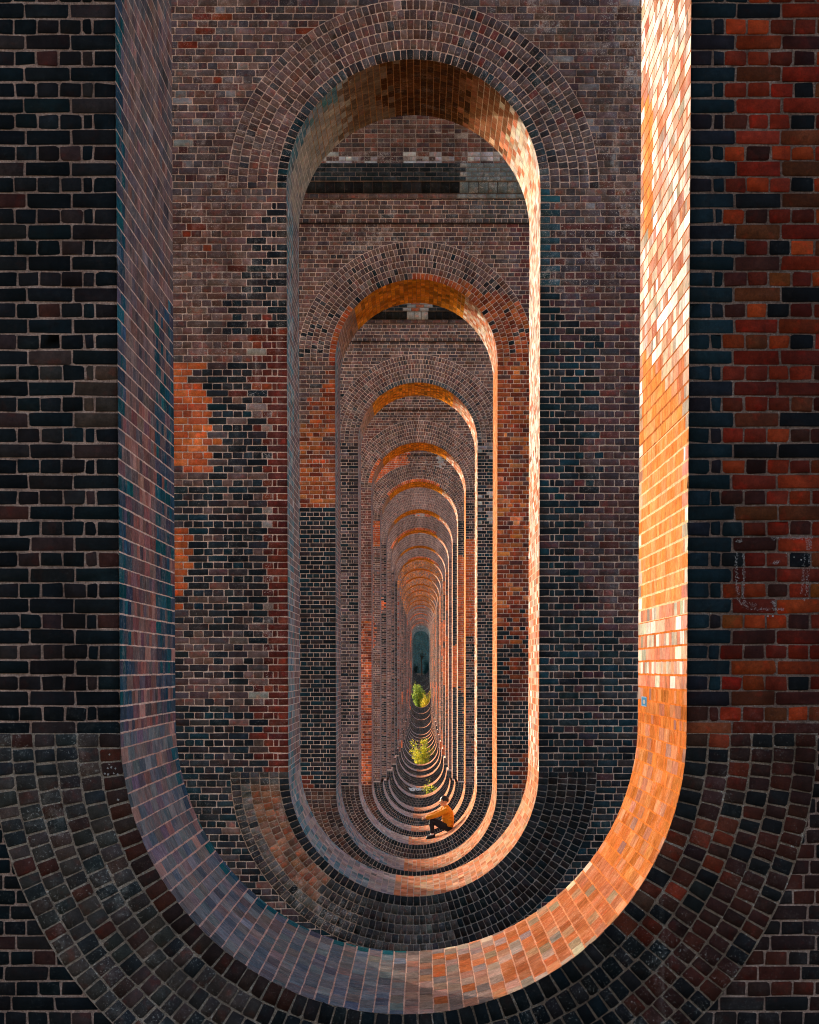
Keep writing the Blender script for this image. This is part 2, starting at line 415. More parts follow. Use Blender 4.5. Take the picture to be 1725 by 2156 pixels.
def ring_colour(i, top, j, th, x, z):
    """th: 0 = right springing, pi = left springing, measured over the crown (top) or under the invert"""
    n = len(x); px, py = proj(x, yfront(i), z); lime = np.full(n, .5); deg = np.degrees(th)
    if top:
        c = pick(n, PLUM + [(.16, .11, .095), (.05, .05, .052)], [1, 2, 1, 2, .6, .8, 1.5, .35])
        if i == 1:
            zone(c, deg < 75, GREYP + DARK[2:3] + [(.13, .04, .034), (.03, .045, .05)], [2, 2, 2, 1, .7, .3, .6]); lime[:] = .7
            if j == 0:
                zone(c, np.ones(n, bool), [(.04, .055, .06), (.06, .07, .075), (.03, .05, .058), (.08, .075, .075)]); lime[:] = 1.2
                zone(c, (deg > 60) & (deg < 120), [(.03, .03, .03), (.10, .09, .085), (.045, .04, .04)])
                zone(c, deg > 145, TEAL)
        if i == 2:
            zone(c, rng.random(n) < .12, DARK)
            zone(c, (deg < 92) & (j == 0), ORNG + RUST[:2]); 
            zone(c, (deg < 62) & (j == 1), ORNG[:2] + RUST)
            zone(c, (deg < 56 - 5 * j) & (j >= 1), RUST[:3] + ORNG[:2] + RED[:2]); zone(c, (deg < 46) & (rng.random(n) < .18), DARK)
            zone(c, (deg > 140) & (j == 0), ORNG); lime[(deg > 150) & (j > 1)] = 1.3
        if i == 3:
            lime[:] = .9
            if j == 0: zone(c, deg < 130, [(.03, .05, .06), (.05, .06, .065), (.10, .10, .095)]); lime[deg < 130] = 1.1
            lime[(deg < 25)] = 2
        if i == 4 and j == 0: zone(c, (deg > 140) & (deg < 172), ORNG)
        if i == 5 and j == 0: zone(c, (deg > 60) & (deg < 140), ORNG)
        if i >= 6:
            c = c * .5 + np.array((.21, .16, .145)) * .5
        if i >= 6 and j < 1 and i % 2:
            zone(c, (deg > 40 + 15 * (i % 3)) & (deg < 100 + 20 * (i % 4)), ORNG + RUST[:1])
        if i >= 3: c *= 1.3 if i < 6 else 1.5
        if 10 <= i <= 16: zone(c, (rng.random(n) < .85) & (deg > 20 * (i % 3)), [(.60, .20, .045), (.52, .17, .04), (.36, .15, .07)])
        if i >= 25: c = c.mean(1, keepdims=True) * np.array((.8, 1.2, 1.25))  # far rings tinted for the same shade under trees
    else:
        c = pick(n, DARK + [(.02, .016, .014)], None)
        if i == 0:
            c *= .32  # nearest invert ring darkened to carry the vignette
            zone(c, deg > 118, [(.044, .031, .026), (.030, .025, .022), (.052, .031, .025), (.018, .019, .019)])
            if j == 0: zone(c, deg > 112, [(.034, .011, .007), (.022, .010, .008), (.045, .012, .007)])
            zone(c, (deg > 125) & (rng.random(n) < .12), [(.045, .014, .009), (.036, .018, .013)])
            zone(c, deg < 46 - 3 * j, [(.065, .013, .006), (.105, .017, .006), (.030, .012, .009), (.007, .007, .007), (.042, .016, .009)], [2, 1.6, 2, 1.6, 1], .25)
            zone(c, (deg < 50) & (j > 2), [(.030, .010, .007), (.045, .011, .006), (.008, .007, .007)])
            lime[:] = np.where((deg < 75) & (deg > 32) & (j > 0), .42, np.where(deg > 120, .36, .1)); lime[(j == 0)] = .05
        elif i == 1:
            c *= np.where(deg < 80, .55, 1.0)[:, None]
            zone(c, (deg > 75), [(.05, .046, .042), (.038, .036, .034), (.06, .05, .044), (.025, .027, .028)]); lime[:] = np.where(deg > 110, .9, .25)
            if j == 0: zone(c, deg < 178, [(.012, .016, .018), (.02, .022, .024)]); lime[:] = .1
            zone(c, (deg > 128) & (deg < 176) & (j >= 1) & (j <= 3), [(.23, .09, .045), (.28, .125, .07), (.16, .08, .05)])
            zone(c, (deg > 120) & (j == 4), [(.12, .105, .09), (.09, .08, .07), (.02, .024, .026)]); lime[(deg > 130) & (j > 0)] = 1.0
            lime[(deg < 75)] = .06
        elif i == 2:
            zone(c, deg > 125, [(.13, .06, .038), (.10, .05, .036), (.05, .032, .028)])
            zone(c, (deg < 45) & (j > 1), [(.06, .056, .052), (.04, .04, .038), (.09, .06, .05)]); 
            zone(c, (deg < 50) & (j > 3), RED)
        elif i == 3:
            zone(c, deg > 80, [(.05, .03, .026), (.035, .026, .024), (.06, .04, .034)])
        elif i == 4: zone(c, deg > 140, [(.12, .04, .024)])
        else:
            zone(c, np.ones(n, bool), TEAL + DARK + [(.02, .04, .038)])
        if i > 0 and j == 0 and i != 1: zone(c, deg < 150, [(.013, .017, .018), (.022, .025, .026)])
    return np.concatenate([c, lime[:, None]], 1)

def lining_colour(i, x, z, dep, seg, ang):
    """seg: 0 right jamb, 1 top arch, 2 left jamb, 3 invert; ang in degrees as in ring_colour"""
    n = len(x); lime = np.full(n, .3); _, py = proj(x, yfront(i) + dep, z)
    right = x > 0; edge = (dep < .13) | (dep > T - .13)
    WHITE = [(.42, .40, .375), (.33, .22, .175), (.50, .48, .455), (.31, .155, .115), (.24, .21, .18), (.28, .11, .07)]
    PINK = [(.34, .135, .078), (.32, .115, .058), (.37, .19, .13), (.29, .105, .055), (.36, .28, .22)]
    GOLD = [(.46, .19, .020), (.52, .22, .024), (.36, .14, .016), (.22, .10, .018), (.42, .17, .024)]  # warm light bounced from the sunlit side, put into the soffit colour
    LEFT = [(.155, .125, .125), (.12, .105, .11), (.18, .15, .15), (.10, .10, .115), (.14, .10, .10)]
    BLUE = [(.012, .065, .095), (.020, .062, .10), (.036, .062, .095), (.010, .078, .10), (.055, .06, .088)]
    OJ = [(.40, .165, .058), (.41, .175, .068), (.39, .15, .048), (.41, .19, .085), (.37, .13, .038)]
    c = pick(n, PINK, None, .12)
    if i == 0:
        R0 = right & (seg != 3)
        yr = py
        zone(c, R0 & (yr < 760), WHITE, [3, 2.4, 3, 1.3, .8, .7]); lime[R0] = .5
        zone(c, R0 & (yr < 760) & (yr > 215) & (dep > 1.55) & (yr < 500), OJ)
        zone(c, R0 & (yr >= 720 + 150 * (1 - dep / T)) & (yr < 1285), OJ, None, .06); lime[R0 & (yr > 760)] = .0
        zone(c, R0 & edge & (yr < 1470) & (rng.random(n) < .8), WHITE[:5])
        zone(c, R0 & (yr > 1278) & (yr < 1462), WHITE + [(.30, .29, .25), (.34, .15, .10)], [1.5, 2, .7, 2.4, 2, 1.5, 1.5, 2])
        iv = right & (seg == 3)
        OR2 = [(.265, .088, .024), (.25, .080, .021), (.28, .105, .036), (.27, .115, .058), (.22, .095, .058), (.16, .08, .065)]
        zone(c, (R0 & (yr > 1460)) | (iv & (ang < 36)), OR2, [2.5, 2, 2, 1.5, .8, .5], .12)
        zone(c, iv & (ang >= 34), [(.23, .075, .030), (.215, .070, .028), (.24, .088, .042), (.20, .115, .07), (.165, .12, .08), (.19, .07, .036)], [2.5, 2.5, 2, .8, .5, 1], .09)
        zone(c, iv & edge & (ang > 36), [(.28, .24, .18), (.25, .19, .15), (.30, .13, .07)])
        gg = np.clip((ang - 52) / 38, 0, 1) > rng.random(n)  # orange gives way to grey where the invert is shaded, painted in
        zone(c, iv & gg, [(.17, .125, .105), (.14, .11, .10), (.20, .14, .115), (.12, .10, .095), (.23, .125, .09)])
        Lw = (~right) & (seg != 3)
        zone(c, Lw, [(.115, .094, .10), (.09, .083, .096), (.13, .10, .102), (.072, .076, .092), (.14, .09, .086)])  # bluish sky light in the shaded left jamb, put into the colour
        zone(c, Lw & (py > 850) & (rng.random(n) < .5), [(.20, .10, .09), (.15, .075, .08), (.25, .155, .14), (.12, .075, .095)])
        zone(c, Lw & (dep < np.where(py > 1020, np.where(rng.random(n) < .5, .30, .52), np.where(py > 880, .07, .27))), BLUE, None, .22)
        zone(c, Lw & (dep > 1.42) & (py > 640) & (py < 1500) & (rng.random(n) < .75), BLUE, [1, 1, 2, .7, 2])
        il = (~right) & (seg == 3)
        zone(c, il, [(.105, .135, .155), (.09, .118, .14), (.12, .135, .145), (.125, .115, .115), (.075, .105, .135)])  # left invert painted grey blue for its shade
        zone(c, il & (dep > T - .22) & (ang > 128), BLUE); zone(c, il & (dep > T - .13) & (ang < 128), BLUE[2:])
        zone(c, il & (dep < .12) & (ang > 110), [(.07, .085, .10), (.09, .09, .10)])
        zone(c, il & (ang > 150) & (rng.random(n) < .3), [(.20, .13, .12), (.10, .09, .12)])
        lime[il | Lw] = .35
    else:
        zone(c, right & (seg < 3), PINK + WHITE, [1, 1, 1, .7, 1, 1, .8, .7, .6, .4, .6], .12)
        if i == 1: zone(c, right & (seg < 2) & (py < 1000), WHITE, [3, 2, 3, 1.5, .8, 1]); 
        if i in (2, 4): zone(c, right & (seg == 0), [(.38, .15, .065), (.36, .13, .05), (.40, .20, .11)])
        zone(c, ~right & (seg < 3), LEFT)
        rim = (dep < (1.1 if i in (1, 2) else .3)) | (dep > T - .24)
        PALE = [(.055, .145, .18), (.09, .17, .21), (.15, .20, .225), (.19, .22, .235)]  # cool ambient light on the left rims, put into the brick colour
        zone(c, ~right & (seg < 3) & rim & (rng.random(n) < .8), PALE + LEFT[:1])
        tp = (seg == 1) & (ang > 52) & (ang < 150)
        if i == 1:
            an = ang + rng.normal(0, 3.5, n)
            zone(c, (seg == 1) & (ang > 30) & (an < 112), [(.062, .025, .010), (.050, .022, .010), (.075, .031, .012), (.042, .021, .012)], None, .1)  # shaded crown painted dark, sunlit side below painted paler
            zone(c, (seg == 1) & (ang > 4) & (an < 46), [(.42, .17, .10), (.36, .14, .08), (.44, .28, .20), (.32, .22, .15), (.50, .44, .37)], [1.6, 1.6, 1.2, 1, 1.4])
            zone(c, (seg == 1) & (an > 40) & (an < 66), [(.20, .08, .04), (.16, .07, .036), (.22, .10, .055), (.14, .065, .033)], None, .1)
            zone(c, (seg == 1) & (ang < 34) & (rng.random(n) < .6), [(.50, .47, .43), (.46, .40, .34)])  # cream strip of sunlight put into the colour
            zone(c, (seg == 1) & (an >= 112), [(.20, .195, .175), (.25, .23, .195), (.17, .17, .165), (.22, .205, .18)], None, .08); lime[(seg == 1) & (ang > 118) & (ang < 160)] = 1.0  # pale grey of reflected light painted on the left soffit
            zone(c, (seg == 1) & (dep < .45) & (an > 125), [(.05, .13, .155), (.08, .14, .16), (.16, .19, .19)])
            zone(c, (seg == 1) & (an > 104) & (an < 124), [(.11, .075, .05), (.09, .06, .042), (.13, .095, .07)], None, .1)
        else:
            zone(c, tp, GOLD if i < 10 else (ORNG[:2] + GOLD if i < 17 else LEFT + GOLD[:2]))
            zone(c, (seg == 1) & (ang >= 140) & (ang < 165), [(.22, .14, .10), (.17, .12, .10)])
        iv = seg == 3
        zone(c, iv & (ang < 100), [(.32, .135, .075), (.29, .12, .065), (.35, .18, .11), (.28, .19, .13)])  # sunlit half of the invert painted warm, shaded half grey
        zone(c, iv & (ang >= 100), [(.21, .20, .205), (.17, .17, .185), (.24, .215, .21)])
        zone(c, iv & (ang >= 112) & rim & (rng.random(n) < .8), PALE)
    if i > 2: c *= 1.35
    if i >= 25: c = c.mean(1, keepdims=True) * np.array((.8, 1.0, 1.0))  # far linings greyed, the shade painted into them
    return np.concatenate([c, lime[:, None]], 1)

# ------------------------------------------------------------------ bricklaying
def course(xa, xb, is_hdr, start):
    """joint positions of one course from xa outwards to xb (xa is the end with the bond's first brick)"""
    L = abs(xb - xa); e = [0.]
    if is_hdr:
        e += [HDR, HDR + CLO] if start else [HDR]
    else: e += [STR]
    st = HDR if is_hdr else STR
    while e[-1] < L: e.append(e[-1] + st)
    e = np.array(e); e[1:-1] += rng.normal(0, .0035, len(e) - 2)
    e[-1] = L
    if len(e) > 2 and e[-1] - e[-2] < .03: e = np.delete(e, -2)
    s = 1 if xb > xa else -1
    return np.stack([xa + s * e[:-1], xa + s * e[1:]], 1)

def wall_bricks(i, zlo, yf):
    """all wall bricks of a near face -> quads, is-header flags"""
    q = []; hd = []; sxs = []
    k0 = int(math.floor((zlo - ZT) / COURSE)); k1 = int((ZWALL - ZT) / COURSE) + 1
    zs = INV[i] + W2
    for k in range(k0, k1):
        za, zb = ZT + k * COURSE + JT / 2, ZT + (k + 1) * COURSE - JT / 2
        zm = (za + zb) / 2; h = bool(k % 2)
        yy = yf - (.02 if zm > ZSTEP else 0)
        inn = W2
        if zm < ZPL: yy = yf - .09; inn = W2 - .09
        if zs < zb and zm < ZT: segs = [(-inn, -XO, True), (inn, XO, True)]
        else: segs = [(0.03 * (k % 3), -XO, False), (0.03 * (k % 3), XO, False)]
        for xa, xb, st in segs:
            e = course(xa, xb, h, st)
            if not (zs < zb and zm < ZT):
                zc = ZT if zm > ZT else zs
                re = W2 + RN * RW
                zz = np.array([za, zb]) - zc
                far = np.max(np.stack([np.hypot(e[:, a], zz[b]) for a in (0, 1) for b in (0, 1)]), 0)
                e = e[far > re - .004]
            if len(e) == 0: continue
            s = np.sign(e[:, 1] - e[:, 0]); g = JT / 2 * s
            a = e[:, 0] + np.where(np.abs(e[:, 0] - xa) < 1e-6, 0 if st else g, g); b = e[:, 1] - g
            w = zb - za; dz = rng.normal(0, .0012, (len(e), 2))
            qq = np.empty((len(e), 4, 3)); qq[:, :, 1] = yy
            qq[:, 0, 0] = a; qq[:, 1, 0] = b; qq[:, 2, 0] = b; qq[:, 3, 0] = a
            qq[:, 0, 2] = za + dz[:, 0]; qq[:, 1, 2] = za + dz[:, 0]; qq[:, 2, 2] = zb + dz[:, 1]; qq[:, 3, 2] = zb + dz[:, 1]
            q.append(qq); hd.append(np.full(len(e), h)); sxs.append(np.abs((a + b) / 2) - inn)
    return np.concatenate(q), np.concatenate(hd), np.concatenate(sxs)

ORD = ['first', 'second', 'third', 'fourth', 'fifth', 'sixth', 'seventh', 'eighth', 'ninth', 'tenth', 'eleventh', 'twelfth', 'thirteenth',
       'fourteenth', 'fifteenth', 'sixteenth', 'seventeenth', 'eighteenth', 'nineteenth', 'twentieth', 'twenty-first', 'twenty-second',
       'twenty-third', 'twenty-fourth', 'twenty-fifth', 'twenty-sixth', 'twenty-seventh', 'twenty-eighth', 'twenty-ninth', 'thirtieth']
SPECIAL = {0: 'nearest brick pier, dark faces and a sunlit orange right inner wall framing the view',
           1: 'second brick pier from the camera, orange patch of new bricks left of its opening',
           2: 'third brick pier from the camera, rust red bricks beside its opening, dark impost above',
           3: 'fourth brick pier from the camera, the man in orange sits on its rounded sill',
           4: 'fifth brick pier from the camera, tall orange strip right of its opening',
           8: 'ninth brick pier from the camera, white graffiti scrawl under its opening',
           28: 'farthest brick pier, small and dark teal at the end of the tunnel of openings'}

def build_pier(i):
    yf = yfront(i); yb = yf + T; zi = INV[i]; step = zi < -5.3
    r2 = W2 - .09 if step else W2
    zs = zi + r2; zg = zi - 1.3
    lvl = 2 if i < 2 else (1 if i < 6 else 0)
    P = empty('viaduct_pier', (0, yf, zg))
    tag(P, SPECIAL.get(i, 'brick viaduct pier with a tall round-ended opening, %s pier from the camera' % ORD[i]), 'pier', 'brick piers of the viaduct')
    def fin(s, name):
        o = s.build(name, [M_INNER, M_INMOR, M_REAR] if name == 'opening_lining' else [M_BRICK, M_MORTAR, M_REAR], P)
        o.matrix_parent_inverse = Matrix.Translation((0, -yf, -zg)); return o
    mor = {0: (MORP * .46, .3), 1: (MOR * 1.05, .5)}.get(i, (MOR * (1.15 if i < 3 else (1.4 if i < 25 else .9)), .3))  # nearest mortar also holds the vignette's darkness in its colour
    mc = (*mor[0], mor[1])
    # ---- shaft: mortar core with the bricks laid on it
    s = Soup(); q, hd, sx = wall_bricks(i, zg, yf)
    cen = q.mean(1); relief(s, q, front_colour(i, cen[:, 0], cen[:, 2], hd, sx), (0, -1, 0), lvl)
    na = 40
    th = np.linspace(0, np.pi, na + 1)
    def core_front(y, mat, nrm, lower, ry, inn, r_):
        qs = []
        for sg in (-1, 1):
            if lower is None:
                zb_ = ZPL if step else zs
                qs.append([(sg * W2, y, zb_), (sg * XO, y, zb_), (sg * XO, y, ZT), (sg * W2, y, ZT)])
            else:
                qs.append([(sg * inn, y, zs), (sg * XO, y, zs), (sg * XO, y, ZPL), (sg * inn, y, ZPL)])
        if lower is None or lower == 'top':
            for a, b in zip(th[:-1], th[1:]):
                x0, x1 = W2 * np.cos(a), W2 * np.cos(b); z0, z1 = ZT + W2 * np.sin(a), ZT + W2 * np.sin(b)
                qs.append([(x0, y, z0), (x1, y, z1), (x1, y, ZSPR), (x0, y, ZSPR)])
            for sg in (-1, 1): qs.append([(sg * W2, y, ZT), (sg * XO, y, ZT), (sg * XO, y, ZSPR), (sg * W2, y, ZSPR)])
        return qs
    def lower_front(y):
        qs = []
        for a, b in zip(th[:-1], th[1:]):
            x0, x1 = r2 * np.cos(a), r2 * np.cos(b); z0, z1 = zs - r2 * np.sin(a), zs - r2 * np.sin(b)
            qs.append([(x0, y, z0), (x1, y, z1), (x1, y, zg), (x0, y, zg)])
        for sg in (-1, 1): qs.append([(sg * r2, y, zg), (sg * XO, y, zg), (sg * XO, y, zs), (sg * r2, y, zs)])
        if step:
            for sg in (-1, 1): qs.append([(sg * r2, y, zs), (sg * XO, y, zs), (sg * XO, y, ZPL), (sg * r2, y, ZPL)])
        return qs
    top = core_front(yf, 1, None, None, None, W2, W2)
    for sgn in (-1, 1):
        sel = [t for t in top if np.mean([v[0] for v in t]) * sgn > 0]
        f = 1.0
        cc = np.array(mor[0]) * (.5 if i == 0 and sgn > 0 else (.8 if i == 1 and sgn > 0 else 1.0))
        s.quads(sel, (*cc, mor[1]), 1, (0, -1, 0))
    s.quads(lower_front(yf - (.09 if step else 0)), (*(np.array(mor[0]) * (.75 if i else .8)), mor[1]), 1, (0, -1, 0))
    s.quads(core_front(yb, 2, None, None, None, W2, W2) + lower_front(yb + (.09 if step else 0)), mc, 2, (0, 1, 0))
    for sg in (-1, 1):
        s.quads([[(sg * XO, yf - .09 * step, zg), (sg * XO, yb, zg), (sg * XO, yb, ZSPR), (sg * XO, yf - .02, ZSPR)]], mc, 2, (sg, 0, 0))
        if step:
            s.quads([[(sg * r2, yf - .09, ZPL), (sg * XO, yf - .09, ZPL), (sg * XO, yf, ZPL + .03), (sg * W2, yf, ZPL + .03)]], mc, 1, (0, -.3, 1))
            s.quads([[(sg * r2, yf - .09, ZPL), (sg * W2, yf - .0, ZPL + .03), (sg * W2, yb, ZPL + .03), (sg * r2, yb, ZPL)]], mc, 1, (-sg * .3, 0, 1))
    # ledge under the slightly proud upper courses, its shadow line painted dark
    s.quads([[(-XO, yf - .045, ZSTEP), (XO, yf - .045, ZSTEP), (XO, yf, ZSTEP), (-XO, yf, ZSTEP)]], (.03, .022, .018, 0), 1, (0, 0, -1))
    s.quads([[(-XO, yf - .045, ZSTEP), (XO, yf - .045, ZSTEP), (XO, yf - .045, ZSTEP + .012), (-XO, yf - .045, ZSTEP + .012)]], (.05, .03, .022, .2), 1, (0, -1, 0))
    s.quads([[(-XO, yf - .045, ZSTEP + .012), (XO, yf - .045, ZSTEP + .012), (XO, yf - .02, ZSTEP + .012), (-XO, yf - .02, ZSTEP + .012)]], (.1, .07, .05, .2), 1, (0, 0, 1))
    s.quads([[(-XO, yf - .02, ZSTEP), (XO, yf - .02, ZSTEP), (XO, yf - .02, ZSPR), (-XO, yf - .02, ZSPR)]], mc, 1, (0, -1, 0))
    s.quads([[(-XO, yf, ZSPR), (XO, yf, ZSPR), (XO, yb, ZSPR), (-XO, yb, ZSPR)]], mc, 1, (0, 0, 1))
    fin(s, 'shaft')
    # ---- lining of the opening
    s = Soup(); y0 = yf - .012; y1 = yb + .006
    rows = []                                        # (x,z) pairs across each course with inward normal
    k0 = int(math.ceil((zs - ZT) / COURSE))
    for sg, seg in ((1, 0), (-1, 2)):
        for k in range(k0 - 1, 0):
            za = max(ZT + k * COURSE, zs); zb = ZT + (k + 1) * COURSE
            if zb - za < .03: continue
            inn = W2 - (.09 if step and (za + zb) / 2 < ZPL else 0)
            rows.append(((sg * inn, za), (sg * inn, zb), (-sg, 0), seg, 0., k))
    nt_ = int(round(np.pi * W2 / COURSE)); tt = np.linspace(0, np.pi, nt_ + 1)
    for k in range(nt_):
        a, b = tt[k], tt[k + 1]; m = (a + b) / 2
        rows.append(((W2 * np.cos(a), ZT + W2 * np.sin(a)), (W2 * np.cos(b), ZT + W2 * np.sin(b)), (-np.cos(m), -np.sin(m)), 1, m, k))
    nb_ = int(round(np.pi * r2 / COURSE)); tt = np.linspace(0, np.pi, nb_ + 1)
    for k in range(nb_):
        a, b = tt[k], tt[k + 1]; m = (a + b) / 2
        rows.append(((r2 * np.cos(a), zs - r2 * np.sin(a)), (r2 * np.cos(b), zs - r2 * np.sin(b)), (-np.cos(m), np.sin(m)), 3, m, k))
    q = []; nr = []; meta = []; mq = []; mn = []; mcol = []
    for (xa, za), (xb, zb), (nx, nz), seg, ang, k in rows:
        yy0 = y0 - (.09 if step and seg in (0, 2) and (za + zb) / 2 < ZPL else 0) - (.09 if step and seg == 3 else 0)
        e = course(yy0, y1, not (k % 2) and seg in (0, 2), True) if seg in (0, 2) else course(yy0 - (STR / 2 if k % 2 else 0), y1, False, True)
        if seg in (1, 3) and k % 2: e[0, 0] = yy0
        L = math.hypot(xb - xa, zb - za); t = JT / 2 / L * (1 + rng.normal(0, .15)) * (1.3 if i == 0 and seg == 0 else 1)
        ax, az = xa + (xb - xa) * t, za + (zb - za) * t; bx, bz = xb + (xa - xb) * t, zb + (za - zb) * t
        gj = .0022 if lvl == 2 else .004; a = e[:, 0] + gj; a[0] = e[0, 0]; b = e[:, 1] - gj; b[-1] = e[-1, 1]
        qq = np.empty((len(e), 4, 3))
        qq[:, 0] = np.stack([np.full(len(e), ax), a, np.full(len(e), az)], 1); qq[:, 1] = np.stack([np.full(len(e), ax), b, np.full(len(e), az)], 1)
        qq[:, 2] = np.stack([np.full(len(e), bx), b, np.full(len(e), bz)], 1); qq[:, 3] = np.stack([np.full(len(e), bx), a, np.full(len(e), bz)], 1)
        qq[:, :, 1] += rng.normal(0, .0022 if i < 2 else 0, (len(e), 4)) * ((qq[:, :, 1] > yy0 + .01) & (qq[:, :, 1] < y1 - .01))
        jv_ = rng.normal(0, .0013 if i < 2 else 0, (len(e), 4)); qq[:, :, 0] += jv_ * (bx - ax) / L; qq[:, :, 2] += jv_ * (bz - az) / L
        q.append(qq); nr.append(np.tile((nx, 0, nz), (len(e), 1)))
        meta.append(np.stack([np.full(len(e), seg), np.full(len(e), math.degrees(ang)), (a + b) / 2 - yf], 1))
        mq.append([(xa, yy0, za), (xa, y1, za), (xb, y1, zb), (xb, yy0, zb)]); mn.append((nx, 0, nz))
        zm = (za + zb) / 2; _, py = proj(xa, yf, zm)
        right = xa + xb > 0
        dg_ = math.degrees(ang)
        if seg == 3:
            t_ = min(max((dg_ - 35) / 60, 0), 1)
            a_, b_ = ((.31, .092, .020), (.36, .26, .22)) if i == 0 else ((.38, .21, .13), (.27, .23, .21))  # joints graded from a sunlit tone to a shaded one
            m_ = tuple(a_[k_] * (1 - t_) + b_[k_] * t_ for k_ in range(3))
        elif right and i == 0: m_ = (.22, .07, .022) if py < 860 else ((.30, .085, .018) if py > 1280 else (.46, .31, .19))
        elif right: m_ = (.40, .33, .26) if (seg < 2 and py < 1285 and i < 2) else (.40, .25, .16)
        else: m_ = (.44, .37, .33) if i == 0 else (.40, .35, .32)
        if seg == 1 and 60 < math.degrees(ang) < 150: m_ = (.22, .11, .04)
        if i >= 27: m_ = tuple(np.array(m_) * .5)  # farthest joints darkened for the shade at the end
        mcol.append((*m_, .2))
    q = np.concatenate(q); nr = np.concatenate(nr); meta = np.concatenate(meta); cen = q.mean(1)
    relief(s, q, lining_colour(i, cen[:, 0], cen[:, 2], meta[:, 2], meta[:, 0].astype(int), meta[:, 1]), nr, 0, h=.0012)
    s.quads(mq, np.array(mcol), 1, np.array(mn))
    fin(s, 'opening_lining')
    # ---- rings
    for topside, name in ((True, 'arch_ring'), (False, 'invert_ring')):
        s = Soup(); rr = W2 if topside else r2; zc = ZT if topside else zs; sg = 1 if topside else -1
        yy = yf - .009 - (.09 if step and not topside else 0)
        q = []; cols = []
        for j in range(RN):
            ra, rb = rr + j * RW + (JT / 2 if j else 0), rr + (j + 1) * RW - JT / 2
            nn_ = int(round(np.pi * (ra + rb) / 2 / .0715)); t = np.linspace(0, np.pi, nn_ + 1) ; t[1:-1] += rng.normal(0, .002, nn_ - 1)
            a = t[:-1] + JT / 2 / rb; b = t[1:] - JT / 2 / rb
            qq = np.empty((nn_, 4, 3)); qq[:, :, 1] = yy
            for kk, (r, an) in enumerate(((ra, a), (rb, a), (rb, b), (ra, b))):
                qq[:, kk, 0] = r * np.cos(an); qq[:, kk, 2] = zc + sg * r * np.sin(an)
            q.append(qq); ce = qq.mean(1)
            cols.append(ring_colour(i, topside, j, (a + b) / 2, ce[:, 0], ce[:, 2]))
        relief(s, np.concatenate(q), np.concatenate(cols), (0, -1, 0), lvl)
        t = np.linspace(0, np.pi, 65); re = rr + RN * RW + JT / 2
        mq = [[(rr * np.cos(a), yy, zc + sg * rr * np.sin(a)), (re * np.cos(a), yy, zc + sg * re * np.sin(a)),
               (re * np.cos(b), yy, zc + sg * re * np.sin(b)), (rr * np.cos(b), yy, zc + sg * rr * np.sin(b))] for a, b in zip(t[:-1], t[1:])]
        md = np.array([np.degrees((a + b) / 2) for a, b in zip(t[:-1], t[1:])])
        mm = np.array(mor[0]) * (1 if topside else .62)
        mcl = np.tile((*mm, .6 if not topside else mor[1]), (64, 1))
        if i == 0: mcl[:, :3] = np.where((md > 110)[:, None], np.array((.19, .135, .10)), np.array((.14, .09, .062)))  # nearest ring joints darkened along with the vignetted bricks
        if i == 1 and not topside: mcl[:, :3] = np.where((md > 110)[:, None], np.array((.27, .195, .14)), np.array((.17, .15, .13)))
        s.quads(mq, mcl, 1, (0, -1, 0))
        for a, b in zip(t[:-1], t[1:]):
            s.quads([[(re * np.cos(a), yy, zc + sg * re * np.sin(a)), (re * np.cos(b), yy, zc + sg * re * np.sin(b)),
                      (re * np.cos(b), yy + .009, zc + sg * re * np.sin(b)), (re * np.cos(a), yy + .009, zc + sg * re * np.sin(a))]], mc, 1)
        fin(s, name)
    # ---- impost below the great arches
    s = Soup()
    def band(za, zb, ya, yb_, length, pal, lime, nrows=1):
        q = []; cs = []
        for r in range(nrows):
            z0 = za + (zb - za) * r / nrows + JT / 2; z1 = za + (zb - za) * (r + 1) / nrows - JT / 2
            f0, f1 = (z0 - za) / (zb - za), (z1 - za) / (zb - za)
            e = np.arange(-XO - .05 + (length / 2 if r % 2 else 0), XO + .05, length); e = e + rng.normal(0, .003, len(e))
            a, b = e[:-1] + JT / 2, e[1:] - JT / 2
            qq = np.empty((len(a), 4, 3))
            qq[:, 0] = np.stack([a, np.full(len(a), ya + (yb_ - ya) * f0), np.full(len(a), z0)], 1); qq[:, 1] = np.stack([b, np.full(len(a), ya + (yb_ - ya) * f0), np.full(len(a), z0)], 1)
            qq[:, 2] = np.stack([b, np.full(len(a), ya + (yb_ - ya) * f1), np.full(len(a), z1)], 1); qq[:, 3] = np.stack([a, np.full(len(a), ya + (yb_ - ya) * f1), np.full(len(a), z1)], 1)
            q.append(qq); cc = pick(len(a), pal); lm = np.full((len(a), 1), lime); xm = (a + b) / 2
            if i == 2:
                st = (xm > .75); cc[st] = cc[st] * .3 + np.array((.21, .25, .24)) * .7; lm[st] = 2.5
            if i == 3 and zb > 8.3:
                st = np.abs(xm + .02) < .28; cc[st] = (.36, .36, .33); lm[st] = 1.
                rd = (np.abs(xm + .02) < .10) & (zb > 8.5); cc[rd] = (.42, .14, .07)
            cs.append(np.concatenate([cc, lm], 1))
        relief(s, np.concatenate(q), np.concatenate(cs), (0, -1, 0), min(lvl, 1))
        s.quads([[(-XO - .05, ya, za), (XO + .05, ya, za), (XO + .05, yb_, zb), (-XO - .05, yb_, zb)]], ((.17, .135, .115, .2) if za > 8.3 else (.06, .045, .038, .2) if za > 8.15 else (.24, .17, .13, .2)), 1, (0, -1, 0))
    yw = yf - .02
    band(8.09, 8.175, yw - .035, yw - .035, .17, PLUM, .5)
